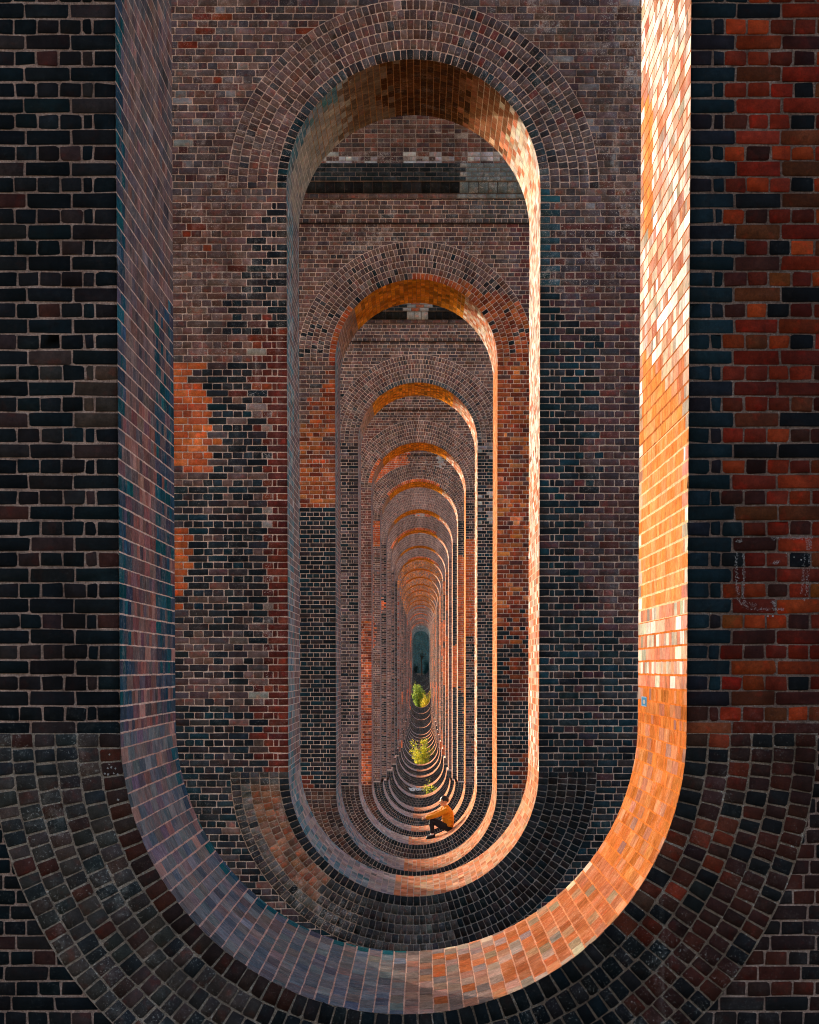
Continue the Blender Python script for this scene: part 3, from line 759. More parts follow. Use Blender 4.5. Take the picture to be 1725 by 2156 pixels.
    s.quads([[(-XO - .05, yw - .035, 8.09), (XO + .05, yw - .035, 8.09), (XO + .05, yf, 8.09), (-XO - .05, yf, 8.09)]], (.035, .026, .02, 0), 1, (0, 0, -1))  # underside painted dark as the shadow line below the course
    band(8.175, 8.36, yw - .05, yw - .12, .165, [(.012, .013, .013), (.02, .02, .019), (.009, .010, .010)], .15)
    band(8.36, ZSPR, yw - .15, yw - .15, .2, [(.016, .026, .029), (.012, .018, .02), (.03, .036, .036), (.02, .03, .034)], .25, 4)
    s.quads([[(-XO - .05, yw - .15, 8.36), (XO + .05, yw - .15, 8.36), (XO + .05, yf, 8.36), (-XO - .05, yf, 8.36)]], mc, 1, (0, 0, -1))
    s.quads([[(-XO - .05, yw - .15, ZSPR), (XO + .05, yw - .15, ZSPR), (XO + .05, yf, ZSPR), (-XO - .05, yf, ZSPR)]], mc, 1, (0, 0, 1))
    for sg in (-1, 1):
        s.quads([[(sg * (XO + .05), yw - .15, 8.36), (sg * (XO + .05), yf, 8.36), (sg * (XO + .05), yf, ZSPR), (sg * (XO + .05), yw - .15, ZSPR)],
                 [(sg * (XO + .05), yw - .05, 8.09), (sg * (XO + .05), yf, 8.09), (sg * (XO + .05), yf, 8.36), (sg * (XO + .05), yw - .12, 8.36)]], mc, 1, (sg, 0, 0))
    fin(s, 'impost')
    return P

RIN = (PITCH - T) / 2
def build_arch(i):
    """great arch from pier i to pier i+1 (pier -1 is the one the camera stands by)"""
    ya = yfront(i) + T; yb = yfront(i + 1); yc = (ya + yb) / 2
    A = empty('viaduct_arch', (0, yc, ZSPR))
    lab = 'brick barrel arch high overhead between the %s and %s piers' % (ORD[i], ORD[i + 1]) if 0 <= i < NP - 1 else \
          ('brick barrel arch overhead between the camera and the nearest pier' if i < 0 else 'last brick barrel arch between the farthest pier and the dark end wall')
    tag(A, lab, 'arch', 'great arches of the viaduct')
    s = Soup(); XA = 4.0; ztop = ZSPR + RIN + 1.0
    n = 48; th = np.linspace(0, np.pi, n + 1); ys = yc + RIN * np.cos(th); zz = ZSPR + RIN * np.sin(th)
    mc = (.33, .26, .21, .4)
    for k in range(n):
        s.quads([[(-XA, ys[k], zz[k]), (XA, ys[k], zz[k]), (XA, ys[k + 1], zz[k + 1]), (-XA, ys[k + 1], zz[k + 1])]], mc, 1 if 0 < i < 5 else 2,
                (0, -math.cos((th[k] + th[k + 1]) / 2), -math.sin((th[k] + th[k + 1]) / 2)))
        for sg in (-1, 1):
            s.quads([[(sg * XA, ys[k], zz[k]), (sg * XA, ys[k + 1], zz[k + 1]), (sg * XA, ys[k + 1], ztop), (sg * XA, ys[k], ztop)]], mc, 2, (sg, 0, 0))
    y0, y1 = ya - T / 2, yb + T / 2
    for sg in (-1, 1):
        s.quads([[(sg * XA, y0, ZSPR), (sg * XA, ya, ZSPR), (sg * XA, ya, ztop), (sg * XA, y0, ztop)],
                 [(sg * XA, yb, ZSPR), (sg * XA, y1, ZSPR), (sg * XA, y1, ztop), (sg * XA, yb, ztop)]], mc, 2, (sg, 0, 0))
    s.quads([[(-XA, y0, ztop), (XA, y0, ztop), (XA, y1, ztop), (-XA, y1, ztop)]], mc, 2, (0, 0, 1))
    s.quads([[(-XA, y0, ZSPR + .003), (XA, y0, ZSPR + .003), (XA, ya, ZSPR + .003), (-XA, ya, ZSPR + .003)],
             [(-XA, yb, ZSPR + .003), (XA, yb, ZSPR + .003), (XA, y1, ZSPR + .003), (-XA, y1, ZSPR + .003)]], mc, 2, (0, 0, -1))
    if 0 < i < 5:                                    # the bricks of the soffit where one can see them
        nr_ = int(np.pi * RIN / COURSE); t = np.linspace(0, np.pi, nr_ + 1); q = []; nn_ = []
        for k in range(nr_):
            if t[k] > np.pi / 2: break
            e = course(-XA, XA, bool(k % 2), False)
            a, b = t[k] + JT / 2 / RIN, t[k + 1] - JT / 2 / RIN
            qq = np.empty((len(e), 4, 3))
            for kk, (an, xx) in enumerate(((a, e[:, 0] + JT / 2), (a, e[:, 1] - JT / 2), (b, e[:, 1] - JT / 2), (b, e[:, 0] + JT / 2))):
                qq[:, kk, 0] = xx; qq[:, kk, 1] = yc + RIN * np.cos(an); qq[:, kk, 2] = ZSPR + RIN * np.sin(an)
            q.append(qq); nn_.append(np.tile((0, -np.cos((a + b) / 2), -np.sin((a + b) / 2)), (len(e), 1)))
        q = np.concatenate(q); cc = pick(len(q), PLUM + [(.20, .10, .075), (.22, .09, .06)]); ce = q.mean(1)
        lm = np.where(ce[:, 2] < ZSPR + .22, 2.6, .5); wm = (ce[:, 2] < ZSPR + .24) & (fbm(ce[:, 0] * 2.5, ce[:, 2] * 3, 4) > .44) & (rng.random(len(q)) < .6); zone(cc, wm, [(.55, .53, .51), (.42, .39, .37)])
        relief(s, q, np.concatenate([cc, lm[:, None]], 1), np.concatenate(nn_), 1)
    o = s.build('barrel', [M_BRICK, M_MORTAR, M_REAR], A)
    o.matrix_parent_inverse = Matrix.Translation((0, -yc, -ZSPR))
    return A

for i in range(NP): build_pier(i)
for i in range(-1, NP): build_arch(i)

# ------------------------------------------------------------------ ground
def ground_z(y):
    ys = [yfront(k) + T / 2 for k in range(NP)]; zs_ = [v - .95 for v in INV]
    ys = [-600, -40] + ys + [ys[-1] + 9, ys[-1] + 30, ys[-1] + 80, 3000]
    zs_ = [-.5, -1.6] + zs_ + [-1.3, 3.0, 9.0, 12.0]
    return np.interp(y, ys, zs_)
gx = np.concatenate([[-2500, -900, -300, -120, -60, -30], np.arange(-18, 18.1, 1.5), [30, 60, 120, 300, 900, 2500]])
gy = np.concatenate([[-600, -200, -60], np.arange(-30, 400, 1.5), [420, 460, 520, 700, 1200, 3000]])
GX, GY = np.meshgrid(gx, gy)
GZ = ground_z(GY) + (fbm(GX * .35, GY * .35, 5) - .5) * .22 - .015 * np.clip(np.abs(GX) - 6, 0, 60)
v = np.stack([GX, GY, GZ], -1).reshape(-1, 3)
nx_, ny_ = len(gx), len(gy)
idx = np.arange(nx_ * ny_).reshape(ny_, nx_)
f = np.stack([idx[:-1, :-1], idx[:-1, 1:], idx[1:, 1:], idx[1:, :-1]], -1).reshape(-1, 4)
me = D.meshes.new('ground'); me.from_pydata(v.tolist(), [], f.tolist()); me.update()
me.polygons.foreach_set('use_smooth', np.ones(len(f), bool))
ground = D.objects.new('ground', me); col.objects.link(ground); tag(ground, kind='structure')
m, nt, b = nodes_of('grass_and_earth')
geo = nt.nodes.new('ShaderNodeNewGeometry'); P_ = geo.outputs['Position']
n1 = noise(nt, P_, .5, 6, .65); n2 = noise(nt, P_, 14, 5, .7)
cg = mix(nt, 'MIX', ramp(nt, n2, .35, .65), (.035, .060, .016), (.10, .125, .035))
ce_ = mix(nt, 'MIX', ramp(nt, n2, .35, .65), (.16, .10, .065), (.26, .18, .12))
nt.links.new(mix(nt, 'MIX', ramp(nt, n1, .44, .58), ce_, cg), b.inputs['Base Color']); b.inputs['Roughness'].default_value = .95
bu = nt.nodes.new('ShaderNodeBump'); bu.inputs['Distance'].default_value = .06; nt.links.new(n2, bu.inputs['Height']); nt.links.new(bu.outputs[0], b.inputs['Normal'])
me.materials.append(m)

# ------------------------------------------------------------------ end wall
YEND = yfront(NP - 1) + T + 10.0
W = empty('abutment', (0, YEND, -2))
tag(W, 'teal brick end wall far off, shade put into its colour, closing the openings', 'wall')
s = Soup(); q = []; k0, k1 = int(-2.6 / COURSE), int(9 / COURSE); hd = []
for k in range(k0, k1):
    for xb in (-4, 4):
        e = course(0, xb, bool(k % 2), False); sg = np.sign(xb)
        a, b_ = e[:, 0] + sg * JT / 2, e[:, 1] - sg * JT / 2
        qq = np.empty((len(e), 4, 3)); qq[:, :, 1] = YEND - .005
        qq[:, 0, 0] = a; qq[:, 1, 0] = b_; qq[:, 2, 0] = b_; qq[:, 3, 0] = a
        qq[:, :2, 2] = k * COURSE + JT / 2; qq[:, 2:, 2] = (k + 1) * COURSE - JT / 2
        q.append(qq)
q = np.concatenate(q); cc = pick(len(q), [(.06, .17, .17), (.09, .18, .165), (.05, .15, .16), (.11, .13, .10)])  # teal stands for deep shade at the end, put into the bricks
relief(s, q, np.concatenate([cc, np.full((len(cc), 1), .4)], 1), (0, -1, 0), 0)
for (x0, x1, y0, y1, z0, z1) in [(-9, 9, YEND, YEND + 3, -3.5, ZSPR + RIN + 1.0)]:
    c8 = [(x, y, z) for z in (z0, z1) for y in (y0, y1) for x in (x0, x1)]
    for ff, nn in (((0, 1, 5, 4), (0, -1, 0)), ((2, 3, 7, 6), (0, 1, 0)), ((0, 2, 6, 4), (-1, 0, 0)), ((1, 3, 7, 5), (1, 0, 0)), ((4, 5, 7, 6), (0, 0, 1))):
        s.quads([[c8[k] for k in ff]], (.10, .11, .10, .3), 1 if nn == (0, -1, 0) else 2, nn)
o = s.build('wall_face', [M_BRICK, M_MORTAR, M_REAR], W); o.matrix_parent_inverse = Matrix.Translation((0, -YEND, 2))
s = Soup()
for x0, x1 in ((-9.2, 9.2),):
    for z0, z1, pr in ((8.3, 8.8, .15), (13.6, 14.0, .12)):
        c8 = [(x, y, z) for z in (z0, z1) for y in (YEND - pr, YEND - .001) for x in (x0, x1)]
        for ff, nn in (((0, 1, 5, 4), (0, -1, 0)), ((0, 2, 6, 4), (-1, 0, 0)), ((1, 3, 7, 5), (1, 0, 0)), ((4, 5, 7, 6), (0, 0, 1)), ((0, 1, 3, 2), (0, 0, -1))):
            s.quads([[c8[k] for k in ff]], (.04, .045, .042, .3), 1, nn)
o = s.build('impost', [M_BRICK, M_MORTAR, M_REAR], W); o.matrix_parent_inverse = Matrix.Translation((0, -YEND, 2))

# ------------------------------------------------------------------ plants
def leaf_material(name, trans=.5):
    m, nt, b = nodes_of(name)
    at = nt.nodes.new('ShaderNodeAttribute'); at.attribute_name = 'tint'
    nt.links.new(at.outputs['Color'], b.inputs['Base Color']); b.inputs['Roughness'].default_value = .55
    tr = nt.nodes.new('ShaderNodeBsdfTranslucent'); nt.links.new(at.outputs['Color'], tr.inputs[0])
    ms = nt.nodes.new('ShaderNodeMixShader'); ms.inputs[0].default_value = trans
    nt.links.new(b.outputs[0], ms.inputs[1]); nt.links.new(tr.outputs[0], ms.inputs[2])
    nt.links.new(ms.outputs[0], nt.nodes['Material Output'].inputs[0])
    return m
M_LEAF = leaf_material('leaves'); M_BARK = simple_material('bark', (.07, .05, .035), .9, 20, .4, bump=.01)

def tube(pts, rad, sides=6):
    """tapered tube -> verts, quads"""
    pts = np.array(pts, float); n = len(pts); V = []; F = []
    for k in range(n):
        d = pts[min(k + 1, n - 1)] - pts[max(k - 1, 0)]; d /= np.linalg.norm(d) + 1e-9
        u = np.cross(d, (0.31, .9, .2)); u /= np.linalg.norm(u) + 1e-9; w = np.cross(d, u)
        for a in range(sides):
            t = 2 * np.pi * a / sides; V.append(pts[k] + rad[k] * (math.cos(t) * u + math.sin(t) * w))
    for k in range(n - 1):
        for a in range(sides):
            F.append((k * sides + a, k * sides + (a + 1) % sides, (k + 1) * sides + (a + 1) % sides, (k + 1) * sides + a))
    return V, F

def leaves(points, size, pal, rnd, lit=.25):
    n = len(points); pts = np.array(points)
    ax = rnd.normal(0, 1, (n, 3)); ax /= np.linalg.norm(ax, axis=1)[:, None]
    up = rnd.normal(0, 1, (n, 3)); up -= (up * ax).sum(1)[:, None] * ax; up /= np.linalg.norm(up, axis=1)[:, None]
    L = size * rnd.uniform(.7, 1.4, (n, 1)); Wd = L * .45
    q = np.stack([pts, pts + ax * L * .5 + up * Wd * .5, pts + ax * L, pts + ax * L * .5 - up * Wd * .5], 1)
    pal = np.array(pal); c = pal[rnd.integers(0, len(pal), n)] * np.exp(rnd.normal(0, lit, (n, 1)))
    return q, np.concatenate([c, np.ones((n, 1))], 1)

def plant(name, loc, h, spread, nstem, nleaf, size, pal, label, cat, group=None, trunk_h=0, lean=(0, 0), seed=1, rad=.03, parts=('stems', 'foliage')):
    rnd = np.random.default_rng(seed)
    Pm = empty(name, loc); tag(Pm, label, cat, group)
    sb = Soup(); lp = []
    V, F = ([], [])
    def addtube(p, r, sides=6):
        vv, ff = tube(p, r, sides); sb.add(vv, ff, np.tile((.07, .05, .035, 0), (len(ff), 1)), 0)
    if trunk_h: addtube([(lean[0] * t * .3 + .05 * math.sin(5 * t), lean[1] * t * .3, -.3 + t * (trunk_h + .3) * 1.15) for t in np.linspace(0, 1, 6)], np.linspace(rad, rad * .6, 6), 8)
    base = np.array((lean[0] * .3, lean[1] * .3, trunk_h))
    for k in range(nstem):
        a = 2 * np.pi * (k + rnd.uniform(-.3, .3)) / nstem * 2.4; up = rnd.uniform(.35, 1.0); out = spread * rnd.uniform(.45, 1.0) * math.sqrt(max(1.15 - up * up * .9, .1))
        end = base + np.array((math.cos(a) * out + lean[0] * up, math.sin(a) * out + lean[1] * up, (h - trunk_h) * up))
        mid = base + (end - base) * .5 + np.array((0, 0, (h - trunk_h) * .08)) + rnd.normal(0, .08 * spread, 3)
        pts = [base * (1 - t) ** 2 + 2 * mid * t * (1 - t) + end * t * t for t in np.linspace(0, 1, 7)]
        addtube(pts, np.linspace(rad * .5, rad * .1, 7), 5)
        per = nleaf // nstem; nc = 9
        for c_ in range(nc):
            t = rnd.uniform(.25, 1.0); p0 = pts[min(int(t * 6), 6)] + rnd.normal(0, spread * .09, 3)
            sd = spread * rnd.uniform(.05, .14)
            lp.append(p0 + rnd.normal(0, 1, (per // nc, 3)) * (sd, sd, sd * 1.1))
    lp = np.concatenate(lp); lp[:, 2] = np.maximum(lp[:, 2], .05)
    sb.build(parts[0], [M_BARK], Pm)
    sl = Soup(); q, c = leaves(lp, size, pal, rnd); sl.quads(q, c, 0); sl.build(parts[1], [M_LEAF], Pm)
    return Pm

YG = [(.42, .46, .03), (.54, .50, .03), (.30, .38, .03), (.60, .50, .04), (.20, .30, .03)]
YE = [(.66, .58, .03), (.72, .58, .04), (.56, .54, .03), (.44, .48, .03), (.66, .38, .05)]
GR = [(.24, .38, .05), (.34, .46, .06), (.16, .28, .05), (.44, .50, .06)]
DT = [(.012, .040, .036), (.02, .055, .045), (.01, .028, .028), (.03, .06, .04)]
def at_ground(x, y): return (x, y, float(ground_z(y)) - .05)
yb = yfront(11) + T + 5
plant('bush', at_ground(.05, yb), 3.1, 1.05, 22, 5200, .10, YG + YE[:2], 'sunlit yellow green bush between the piers, middle one of the three bushes', 'bush', seed=4)
yb = yfront(7) + T + 4
plant('bush', at_ground(.75, yb), 1.75, .62, 9, 900, .085, YG + [(.10, .16, .03)], 'small sparse yellow green bush behind the sitting man', 'bush', lean=(-.15, 0), seed=9)
yb = yfront(22) + T + 5.5
plant('bush', at_ground(-.35, yb), 4.3, 1.25, 26, 7000, .15, GR, 'rounded light green bush far off near the dark end of the tunnel', 'bush', seed=14)
plant('bush', at_ground(.95, yb - 2.4), 3.5, 1.15, 20, 5200, .14, YE, 'far bright yellow bush leaning in front of the rounded light green one', 'bush', lean=(-.1, 0), seed=21)
plant('tree', at_ground(.1, YEND - 5.5), 4.6, .7, 7, 500, .12, DT, 'thin dark sapling standing in front of the far end wall', 'tree', trunk_h=3.4, rad=.16, seed=31, parts=('trunk', 'crown'))
plant('bush', at_ground(1.1, YEND - 4), 3.4, 1.3, 14, 4000, .14, [(.010, .10, .105), (.015, .13, .13), (.02, .08, .08)], 'dark blue green shrub right of the thin sapling at the far end', 'bush', seed=33)
plant('bush', at_ground(-1.3, YEND - 3.5), 2.6, 1.0, 12, 2500, .14, DT, 'dark shrub left of the thin sapling at the far end', 'bush', seed=35)
k = 0
for x, y, h in [(-9.5, YEND + 3, 15), (-10.5, YEND - 9, 14), (-13.5, YEND + 12, 18), (-12, YEND - 18, 13), (-17, YEND - 1, 17), (-19, YEND + 24, 20), (-16, YEND - 14, 16)]:
    plant('tree', at_ground(x, y), h, 4.4, 20, 9000, .42, [(.03, .07, .02), (.045, .09, .025), (.02, .05, .018)],
          'broad dark green tree beside the far end of the viaduct', 'tree', 'trees beside the far end of the viaduct', trunk_h=3.0, rad=.3, seed=50 + k, parts=('trunk', 'crown'))
    k += 1

# ------------------------------------------------------------------ the sitting man
def skin_mesh(name, verts, edges, mat, parent, root=0, sub=2):
    me = D.meshes.new(name); me.from_pydata([Vector(v[:3]) for v in verts], edges, [])
    o = D.objects.new(name, me); col.objects.link(o)
    md = o.modifiers.new('skin', 'SKIN'); md.branch_smoothing = .6; md.use_smooth_shade = True
    for k, vv in enumerate(verts):
        r = vv[3]; me.skin_vertices[0].data[k].radius = r if isinstance(r, tuple) else (r, r)
        me.skin_vertices[0].data[k].use_root = (k == root)
    ms = o.modifiers.new('sub', 'SUBSURF'); ms.levels = sub; ms.render_levels = sub
    dg = C.evaluated_depsgraph_get(); dg.update()
    m2 = D.meshes.new_from_object(o.evaluated_get(dg)); m2.name = name
    o.modifiers.clear(); o.data = m2; m2.materials.clear(); m2.materials.append(mat)
    m2.polygons.foreach_set('use_smooth', np.ones(len(m2.polygons), bool))
    o.parent = parent
    return o

def ellipsoid(name, c, r, mat, parent, keep=None, rot=None, seg=20, rings=14, rough=0):
    V = []; F = []
    for a in range(rings + 1):
        for b_ in range(seg):
            p = math.pi * a / rings; t = 2 * math.pi * b_ / seg
            V.append(Vector((math.sin(p) * math.cos(t), math.sin(p) * math.sin(t), math.cos(p))))
    for a in range(rings):
        for b_ in range(seg):
            F.append((a * seg + b_, (a + 1) * seg + b_, (a + 1) * seg + (b_ + 1) % seg, a * seg + (b_ + 1) % seg))
    if keep: F = [f for f in F if keep(sum((V[k] for k in f), Vector()) / 4)]
    Rm = rot or Matrix.Identity(3)
    VV = []
    for v_ in V:
        n_ = 1 + (random.random() - .5) * rough
        VV.append(Vector(c) + Rm @ Vector((v_.x * r[0] * n_, v_.y * r[1] * n_, v_.z * r[2] * n_)))
    me = D.meshes.new(name); me.from_pydata(VV, [], F); me.update()
    me.polygons.foreach_set('use_smooth', np.ones(len(F), bool)); me.materials.append(mat)
    o = D.objects.new(name, me); col.objects.link(o); o.parent = parent
    return o

M_SKIN = simple_material('skin', (.55, .29, .17), .5, 40, .1)
M_HAIR = simple_material('hair', (.008, .006, .006), .45, 90, .4)
M_JACK = simple_material('mustard_cloth', (.66, .24, .008), .85, 45, .16, bump=.006)
M_TROU = simple_material('black_denim', (.010, .012, .016), .8, 45, .3, bump=.004)
M_SHOE = simple_material('black_leather', (.008, .008, .009), .5, 30, .2)
M_SOLE = simple_material('shoe_rubber', (.02, .02, .02), .8)
M_SOCK = simple_material('white_sock', (.7, .68, .64), .9)
M_EYE = simple_material('eye', (.02, .015, .012), .2)
M_LIP = simple_material('lips', (.34, .12, .09), .5)
PY = 47.75
man = empty('person', (.70, PY, -4.0))
tag(man, 'man in a mustard orange jacket and black trousers sitting with hands around raised knees', 'person')
def place(vs): return [(x - .70, y, z + 4.0, r) for x, y, z, r in vs]
def ell_mesh(c, r, seg=24, rings=16, rot=None):
    V = []; F = []
    for a in range(1, rings):
        for k in range(seg):
            p = math.pi * a / rings; t = 2 * math.pi * k / seg
            q = Vector((r[0] * math.sin(p) * math.cos(t), r[1] * math.sin(p) * math.sin(t), r[2] * math.cos(p)))
            V.append(Vector(c) + (rot @ q if rot else q))
    top = len(V); up = Vector((0, 0, r[2])); V += [Vector(c) + (rot @ up if rot else up), Vector(c) - (rot @ up if rot else up)]
    for a in range(rings - 2):
        for k in range(seg):
            F.append((a * seg + k, (a + 1) * seg + k, (a + 1) * seg + (k + 1) % seg, a * seg + (k + 1) % seg))
    for k in range(seg):
        F.append((top, k, (k + 1) % seg)); e_ = (rings - 2) * seg; F.append((top + 1, e_ + (k + 1) % seg, e_ + k))
    return V, F

def fused(name, chains, ells, mat, parent, voxel=.006, smooth=3):
    """grow every limb from its own chain of joints, add rounded masses, and fuse all into one continuous skin"""
    V = []; F = []
    for ch in chains:
        tmp = skin_mesh('limb', place(ch), [(k, k + 1) for k in range(len(ch) - 1)], mat, None, sub=2)
        n = len(V); V += [v_.co.copy() for v_ in tmp.data.vertices]; F += [tuple(k + n for k in p.vertices) for p in tmp.data.polygons]
        md_ = tmp.data; D.objects.remove(tmp); D.meshes.remove(md_)
    for c, r, *rt in ells:
        vv, ff = ell_mesh((c[0] - .70, c[1], c[2] + 4.0), r, rot=rt[0] if rt else None); n = len(V); V += vv; F += [tuple(k + n for k in f_) for f_ in ff]
    me = D.meshes.new(name); me.from_pydata(V, [], F); me.update()
    o = D.objects.new(name, me); col.objects.link(o)
    rm = o.modifiers.new('fuse', 'REMESH'); rm.mode = 'VOXEL'; rm.voxel_size = voxel
    sm = o.modifiers.new('soften', 'SMOOTH'); sm.factor = .5; sm.iterations = smooth
    dg = C.evaluated_depsgraph_get(); dg.update()
    m2 = D.meshes.new_from_object(o.evaluated_get(dg)); m2.name = name
    o.modifiers.clear(); o.data = m2; m2.materials.clear(); m2.materials.append(mat)
    m2.polygons.foreach_set('use_smooth', np.ones(len(m2.polygons), bool)); o.parent = parent
    return o

SX = {-1: .735, 1: .655}
ch = [[(.735, 0, -3.88, .115), (.745, 0, -3.72, .105), (.72, 0, -3.55, .12), (.695, 0, -3.44, .09), (.672, .005, -3.37, .056), (.645, .008, -3.30, .056)]]
for sg in (-1, 1):
    ch.append([(SX[sg] - .02, sg * .06, -3.46, .06), (SX[sg], sg * .165, -3.46, .058), (.41 if sg < 0 else .39, sg * .215, -3.595, .045), (.19, sg * .088, -3.668, .032)])
    px_, py_, pz_ = .14, sg * .055, -3.683
    ch.append([(.20, sg * .092, -3.668, (.030, .026)), (.165, sg * .072, -3.676, (.036, .022)), (px_, py_, pz_, (.040, .020))])
    for fi in range(4):                                # four bent fingers of each hand closing on the other hand
        l = (.028, .031, .030, .024)[fi]; oz = .027 - .018 * fi
        ch.append([(px_, py_ - sg * .004, pz_ + oz, .0105), (px_ - .030, py_ - sg * .012, pz_ + oz, .0105), (px_ - .036, py_ - sg * (.012 + l), pz_ + oz - .006, .0095), (px_ - .026, py_ - sg * (.012 + 1.8 * l), pz_ + oz - .012, .008)])
    ch.append([(px_ + .018, py_ - sg * .004, pz_ + .022, .013), (px_ + .004, py_ - sg * .026, pz_ + .036, .011), (px_ - .014, py_ - sg * .045, pz_ + .042, .009)])
    ch.append([(.70, sg * .085, -3.90, .088), (.325, sg * .125, -3.705, .058), (.352, sg * .115, -4.03, .042), (.36, sg * .115, -4.10, .042)])
    ch.append([(.39, sg * .115, -4.115, .034), (.30, sg * .12, -4.130, .034), (.22, sg * .127, -4.152, .026)])
hr = Matrix.Rotation(R_(-8), 3, 'Y')
el = [((.648, .010, -3.232), (.100, .077, .098), hr), ((.603, .011, -3.275), (.062, .060, .082), hr), ((.580, .012, -3.338), (.036, .036, .028)),
      ((.615, .012, -3.330), (.052, .050, .036)), ((.537, .012, -3.285), (.020, .0125, .020)), ((.548, .012, -3.262), (.012, .010, .022)), ((.557, .012, -3.243), (.014, .042, .010))]
for sg in (-1, 1): el.append(((.648, .010 + sg * .078, -3.272), (.020, .012, .031)))
body = fused('body', ch, el, M_SKIN, man, .0048, 2)
ch = [[(.735, 0, -3.89, .150), (.745, 0, -3.74, .162), (.725, 0, -3.56, .172), (.70, 0, -3.445, .128), (.682, .004, -3.40, .078), (.672, .005, -3.372, .070)]]
for sg in (-1, 1):
    ch.append([(SX[sg] - .03, sg * .05, -3.475, .10), (SX[sg], sg * .165, -3.468, .092), (.58, sg * .195, -3.53, .076), (.41 if sg < 0 else .39, sg * .215, -3.597, .066), (.27, sg * .14, -3.640, .058), (.185, sg * .09, -3.666, .048)])
jacket = fused('jacket', ch, [((.76, 0, -3.84), (.12, .155, .10)), ((.69, .004, -3.375), (.078, .074, .026))], M_JACK, man, .0075, 3)
dn = np.empty(len(jacket.data.vertices) * 3); jacket.data.vertices.foreach_get('co', dn); dn = dn.reshape(-1, 3)
wr = (fbm(dn[:, 0] * 13 + dn[:, 1] * 9 + dn[:, 2] * 6, dn[:, 2] * 24 - dn[:, 0] * 8, 8) - .5)[:, None] * .024
nv = np.empty(len(dn) * 3); jacket.data.vertices.foreach_get('normal', nv); jacket.data.vertices.foreach_set('co', (dn + nv.reshape(-1, 3) * wr).ravel())
ch = []
for sg in (-1, 1):
    ch.append([(.72, sg * .08, -3.905, .115), (.52, sg * .11, -3.81, .096), (.328, sg * .125, -3.706, .078), (.338, sg * .12, -3.86, .066), (.352, sg * .115, -4.05, .060)])
trousers = fused('trousers', ch, [((.735, 0, -3.905), (.115, .165, .095))], M_TROU, man, .0075, 3)
dn = np.empty(len(trousers.data.vertices) * 3); trousers.data.vertices.foreach_get('co', dn); dn = dn.reshape(-1, 3)
wr = (fbm(dn[:, 0] * 20, dn[:, 2] * 20, 18) - .5)[:, None] * .020
nv = np.empty(len(dn) * 3); trousers.data.vertices.foreach_get('normal', nv); trousers.data.vertices.foreach_set('co', (dn + nv.reshape(-1, 3) * wr).ravel())
for sg in (-1, 1):
    sh = fused('shoe', [[(.415, sg * .115, -4.098, .042), (.355, sg * .115, -4.098, .052), (.285, sg * .12, -4.130, .046), (.205, sg * .128, -4.152, .036)]], [((.375, sg * .115, -4.085), (.052, .045, .045))], M_SHOE, man, .006, 2)
    fused('sole', [[(.425, sg * .115, -4.128, (.042, .014)), (.36, sg * .115, -4.138, (.045, .014)), (.28, sg * .12, -4.158, (.048, .014)), (.185, sg * .128, -4.172, (.038, .012))]], [], M_SOLE, sh, .005, 1)
    fused('sock', [[(.354, sg * .115, -4.03, .050), (.357, sg * .115, -4.075, .050)]], [((.356, sg * .115, -4.062), (.048, .048, .03))], M_SOCK, man, .006, 1)
ry = Matrix.Rotation(R_(-14), 3, 'Y')
hair = ellipsoid('hair', (.654 - .70, .010, -3.226 + 4.0), (.108, .088, .108), M_HAIR, man,
          keep=lambda c: not (c.x < -.42 and c.z < .36) and not (c.z < -.58) and not (c.x < .12 and c.z < -.12) and not (abs(c.y) > .62 and c.z < -.30 and c.x < .5), rot=ry, seg=40, rings=28, rough=.07)
for sg in (-1, 1):
    ellipsoid('eye', (.5505 - .70, .012 + sg * .029, -3.262 + 4), (.007, .011, .007), M_EYE, body, seg=10, rings=8)
ellipsoid('mouth', (.5475 - .70, .012, -3.324 + 4), (.008, .022, .006), M_LIP, body, seg=12, rings=8)

# ------------------------------------------------------------------ marks on the brickwork
def unproj(px, py, Y):
    k = (CY - py) / F_PX; cd, sd = math.cos(TILT), math.sin(TILT)
    Z = (k * Y * cd - Y * sd) / (cd + k * sd); dep = Y * cd - Z * sd
    return (px - VX) * dep / F_PX + CAM_X, Z

def strokes(lines, dens, size, wid, Y, seed):
    """chalky specks scattered along strokes on a wall facing the camera"""
    rnd = np.random.default_rng(seed); q = []
    for (x0, y0, x1, y1, n) in lines:
        a = unproj(x0, y0, Y); b_ = unproj(x1, y1, Y)
        for k in range(int(n * dens)):
            t = rnd.random(); cx = a[0] + (b_[0] - a[0]) * t + rnd.normal(0, wid); cz = a[1] + (b_[1] - a[1]) * t + rnd.normal(0, wid)
            an = np.sort(rnd.uniform(0, 2 * np.pi, 4)); r = size * rnd.uniform(.4, 1.3, 4)
            q.append(np.stack([cx + r * np.cos(an), np.full(4, Y), cz + r * np.sin(an)], 1))
    return np.array(q)

